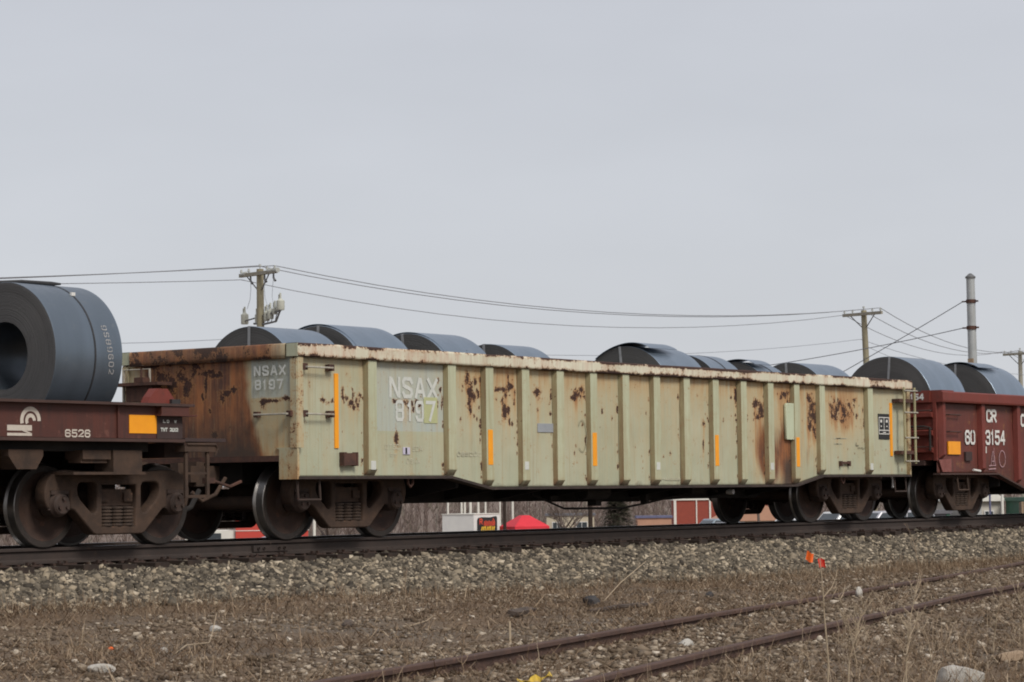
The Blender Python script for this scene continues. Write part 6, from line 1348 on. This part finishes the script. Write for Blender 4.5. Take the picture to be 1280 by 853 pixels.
def car(label, x, y, rz, paint, L=4.5, Wd=1.8, H=1.5, kind='sedan', z0=None, group='cars parked beyond the track'):
    z = G(x, y) if z0 is None else z0; t = thing('parked_car', label, 'car', (x, y, z), rz, group); h = H
    if kind == 'sedan': low = [(-L/2, .35), (-L/2+.05, .72), (-L/2+.9, .86), (L/2-.75, .92), (L/2-.02, .85), (L/2, .38)]; cab = [(-L/2+.8, .86), (-L/2+1.65, h), (L/2-1.45, h), (L/2-.55, .91)]
    elif kind == 'suv': low = [(-L/2, .40), (-L/2+.03, .85), (-L/2+.95, 1.0), (L/2-.02, 1.02), (L/2, .42)]; cab = [(-L/2+.8, 1.0), (-L/2+1.5, h), (L/2-.35, h), (L/2-.05, 1.02)]
    else: low = [(-L/2, .45), (-L/2+.03, .95), (-L/2+1.1, 1.08), (L/2, 1.05), (L/2, .5)]; cab = [(-L/2+1.0, 1.07), (-L/2+1.6, h), (L/2-2.1, h), (L/2-1.85, 1.06)]
    bm_ = MB().prism(low, 1, -Wd/2, Wd/2); c0 = [(a, b) for a, b in cab]
    V = [(a, s*(Wd/2-(.02 if b < h-.2 else .16)), b) for s in (-1, 1) for a, b in c0]; n = len(c0)
    bm_.add(V, [tuple(range(n))[::-1], tuple(range(n, 2*n))]+[(i, (i+1) % n, n+(i+1) % n, n+i) for i in range(n)])
    o = bm_.build('body', M[paint], t); bv = o.modifiers.new('bevel', 'BEVEL'); bv.width = .06; bv.segments = 2
    b0, b1 = c0[0][1]+.06, h-.08
    def lx(i, j, z): (a, b), (c, d) = c0[i], c0[j]; return a+(c-a)*(z-b)/(d-b)
    for s in (-1, 1):
        f0, f1, g0, g1 = lx(0, 1, b0)+.10, lx(0, 1, b1)+.08, lx(3, 2, b0)-.10, lx(3, 2, b1)-.08; mid0, mid1 = (f0+g0)/2, (f1+g1)/2
        for (p0, p1, q0, q1) in ((f0, f1, mid0-.04, mid1-.04), (mid0+.04, mid1+.04, g0, g1)):
            y0, y1 = s*(Wd/2-.018), s*(Wd/2-.135); MB().add([(p0, y0+s*.008, b0), (q0, y0+s*.008, b0), (q1, y1+s*.014, b1), (p1, y1+s*.014, b1), (p0, y0-s*.03, b0), (q0, y0-s*.03, b0), (q1, y1-s*.03, b1), (p1, y1-s*.03, b1)], [(0, 1, 2, 3), (7, 6, 5, 4), (0, 4, 5, 1), (2, 6, 7, 3)]).build('side_window', M['glass'], t)
    for i, j, sg in ((0, 1, -1), (3, 2, 1)):
        x0, x1 = lx(i, j, b0), lx(i, j, b1); w0, w1 = Wd/2-.16, Wd/2-.27; MB().add([(x0+sg*.012, -w0, b0), (x0+sg*.012, w0, b0), (x1+sg*.012, w1, b1), (x1+sg*.012, -w1, b1), (x0-sg*.05, -w0, b0), (x0-sg*.05, w0, b0), (x1-sg*.05, w1, b1), (x1-sg*.05, -w1, b1)], [(0, 1, 2, 3), (7, 6, 5, 4), (0, 4, 5, 1), (2, 6, 7, 3), (1, 5, 6, 2), (0, 3, 7, 4)]).build('windscreen' if sg < 0 else 'rear_window', M['glass'], t)
    for sx in (-L/2+.85, L/2-.85):
        for s in (-1, 1):
            w_ = MB().lathe([(-.11, 0), (-.11, .30), (-.09, .33), (.09, .33), (.11, .30), (.11, 0)], 1, (sx, s*(Wd/2-.10), .33), 18).build('wheel', M['tyre'], t, 30); MB().lathe([(-.118, 0), (-.118, .17), (.118, .17), (.118, 0)], 1, (sx, s*(Wd/2-.10), .33), 14).build('rim', M['hardware'], w_, 30)
    for s in (-1, 1):
        MB().box((-L/2-.012, s*(Wd/2-.38), .60), (-L/2+.06, s*(Wd/2-.08), .74)).build('headlight', M['lamp'], t); MB().box((L/2-.05, s*(Wd/2-.32), .62), (L/2+.012, s*(Wd/2-.08), .78)).build('tail_light', M['tent'], t)
    return t
car('grey blue pickup truck parked before the red brick building', 81.0, 46.6, VROT+.35, 'car_blue', 5.0, 1.85, 1.75, 'pickup', -2.62)
car('white car half hidden by the black wheel beside the brick building', 83.2, 43.8, VROT+.9, 'car_white', 4.4, 1.8, 1.5, 'sedan', -2.40)
car('silver car left of the white one under the yellowish house', 80.4, 46.0, VROT+1.2, 'car_silver', 4.3, 1.75, 1.45, 'sedan', -2.50)
car('white sedan in front of the yellowish house', 82.2, 44.0, VROT+.5, 'car_white', 4.4, 1.75, 1.45, 'sedan', -2.50)
car('white sport utility vehicle between the gondola wheels', 75.3, 36.4, VROT+.5, 'car_white', 4.7, 1.85, 1.75, 'suv', -2.25)
car('silver minivan seen between the two right gondola trucks', 72.0, 32.6, VROT+.5, 'car_silver', 4.7, 1.85, 1.7, 'suv', -2.15)
def box_truck():
    x, y = 21.2, 26.0; z0 = -2.0; t = thing('box_truck', 'red and white parked box truck glimpsed between the wheels at the left', 'truck', (x, y, z0), VROT+.1)
    MB().box((-.05, 0, .5), (1.95, 2.2, 2.0)).build('box_body', M['car_red'], t); MB().box((-.06, -.012, 1.60), (1.97, 2.22, 1.62)).build('trim_strip', M['trim'], t)
    cb = MB().prism([(-1.9, .45), (-1.9, 1.15), (-1.6, 1.2), (-1.25, 1.62), (-.06, 1.62), (-.06, .45)], 1, .1, 2.1).build('cab', M['trim'], t); MB().box((-1.15, .08, 1.25), (-.45, .12, 1.55)).build('side_window', M['glass'], cb)
    em = MB(); stroke_strip(em, [(.80+.30*math.cos(a), 1.14+.26*math.sin(a)) for a in np.linspace(0, math.pi, 14)], .10, lambda u, v: Vector((u, -.004, v))); em.build('round_emblem', M['lavender'], t)
    for sx in (-1.3, 1.4):
        for yy in (.15, 2.05): MB().lathe([(-.12, 0), (-.12, .36), (.12, .36), (.12, 0)], 1, (sx, yy, .40), 18).build('wheel', M['tyre'], t, 30)
box_truck()
def block_wall():
    t = thing('concrete_wall', 'low pale grey concrete barrier wall behind the left trucks', 'wall', (11.25, 22.2, G(11.25, 22.2)), VROT+.03)
    for k in range(3):
        x = -1.05+k*.80; MB().prism([(0, 0), (.5, 0), (.36, .3), (.32, 1.35+.0*k), (.18, 1.35), (.14, .3)], 0, x, x+.79).build('barrier_block', M['concrete'], t)
block_wall()
def road():
    A = Vector((0, 28, 0)); n = 60; X = np.linspace(-150, 300, n); V = []; 
    for x in X:
        for y in (26.2, 33.2): V.append((x, y, G(x, y)+.05))
    idx = np.arange(2*n).reshape(n, 2); F = np.stack([idx[:-1, 0], idx[1:, 0], idx[1:, 1], idx[:-1, 1]], -1)
    np_mesh('road', V, F, 'asphalt', kind='structure')
    mb = MB()
    for x in np.arange(-60, 200, 9.0): mb.add([(x, 29.64, G(x, 29.64)+.056), (x+3, 29.64, G(x+3, 29.64)+.056), (x+3, 29.76, G(x+3, 29.76)+.056), (x, 29.76, G(x, 29.76)+.056)], [(0, 1, 2, 3)])
    o = mb.build('road_marking', M['yellow_paper']); o['kind'] = 'structure'
road()
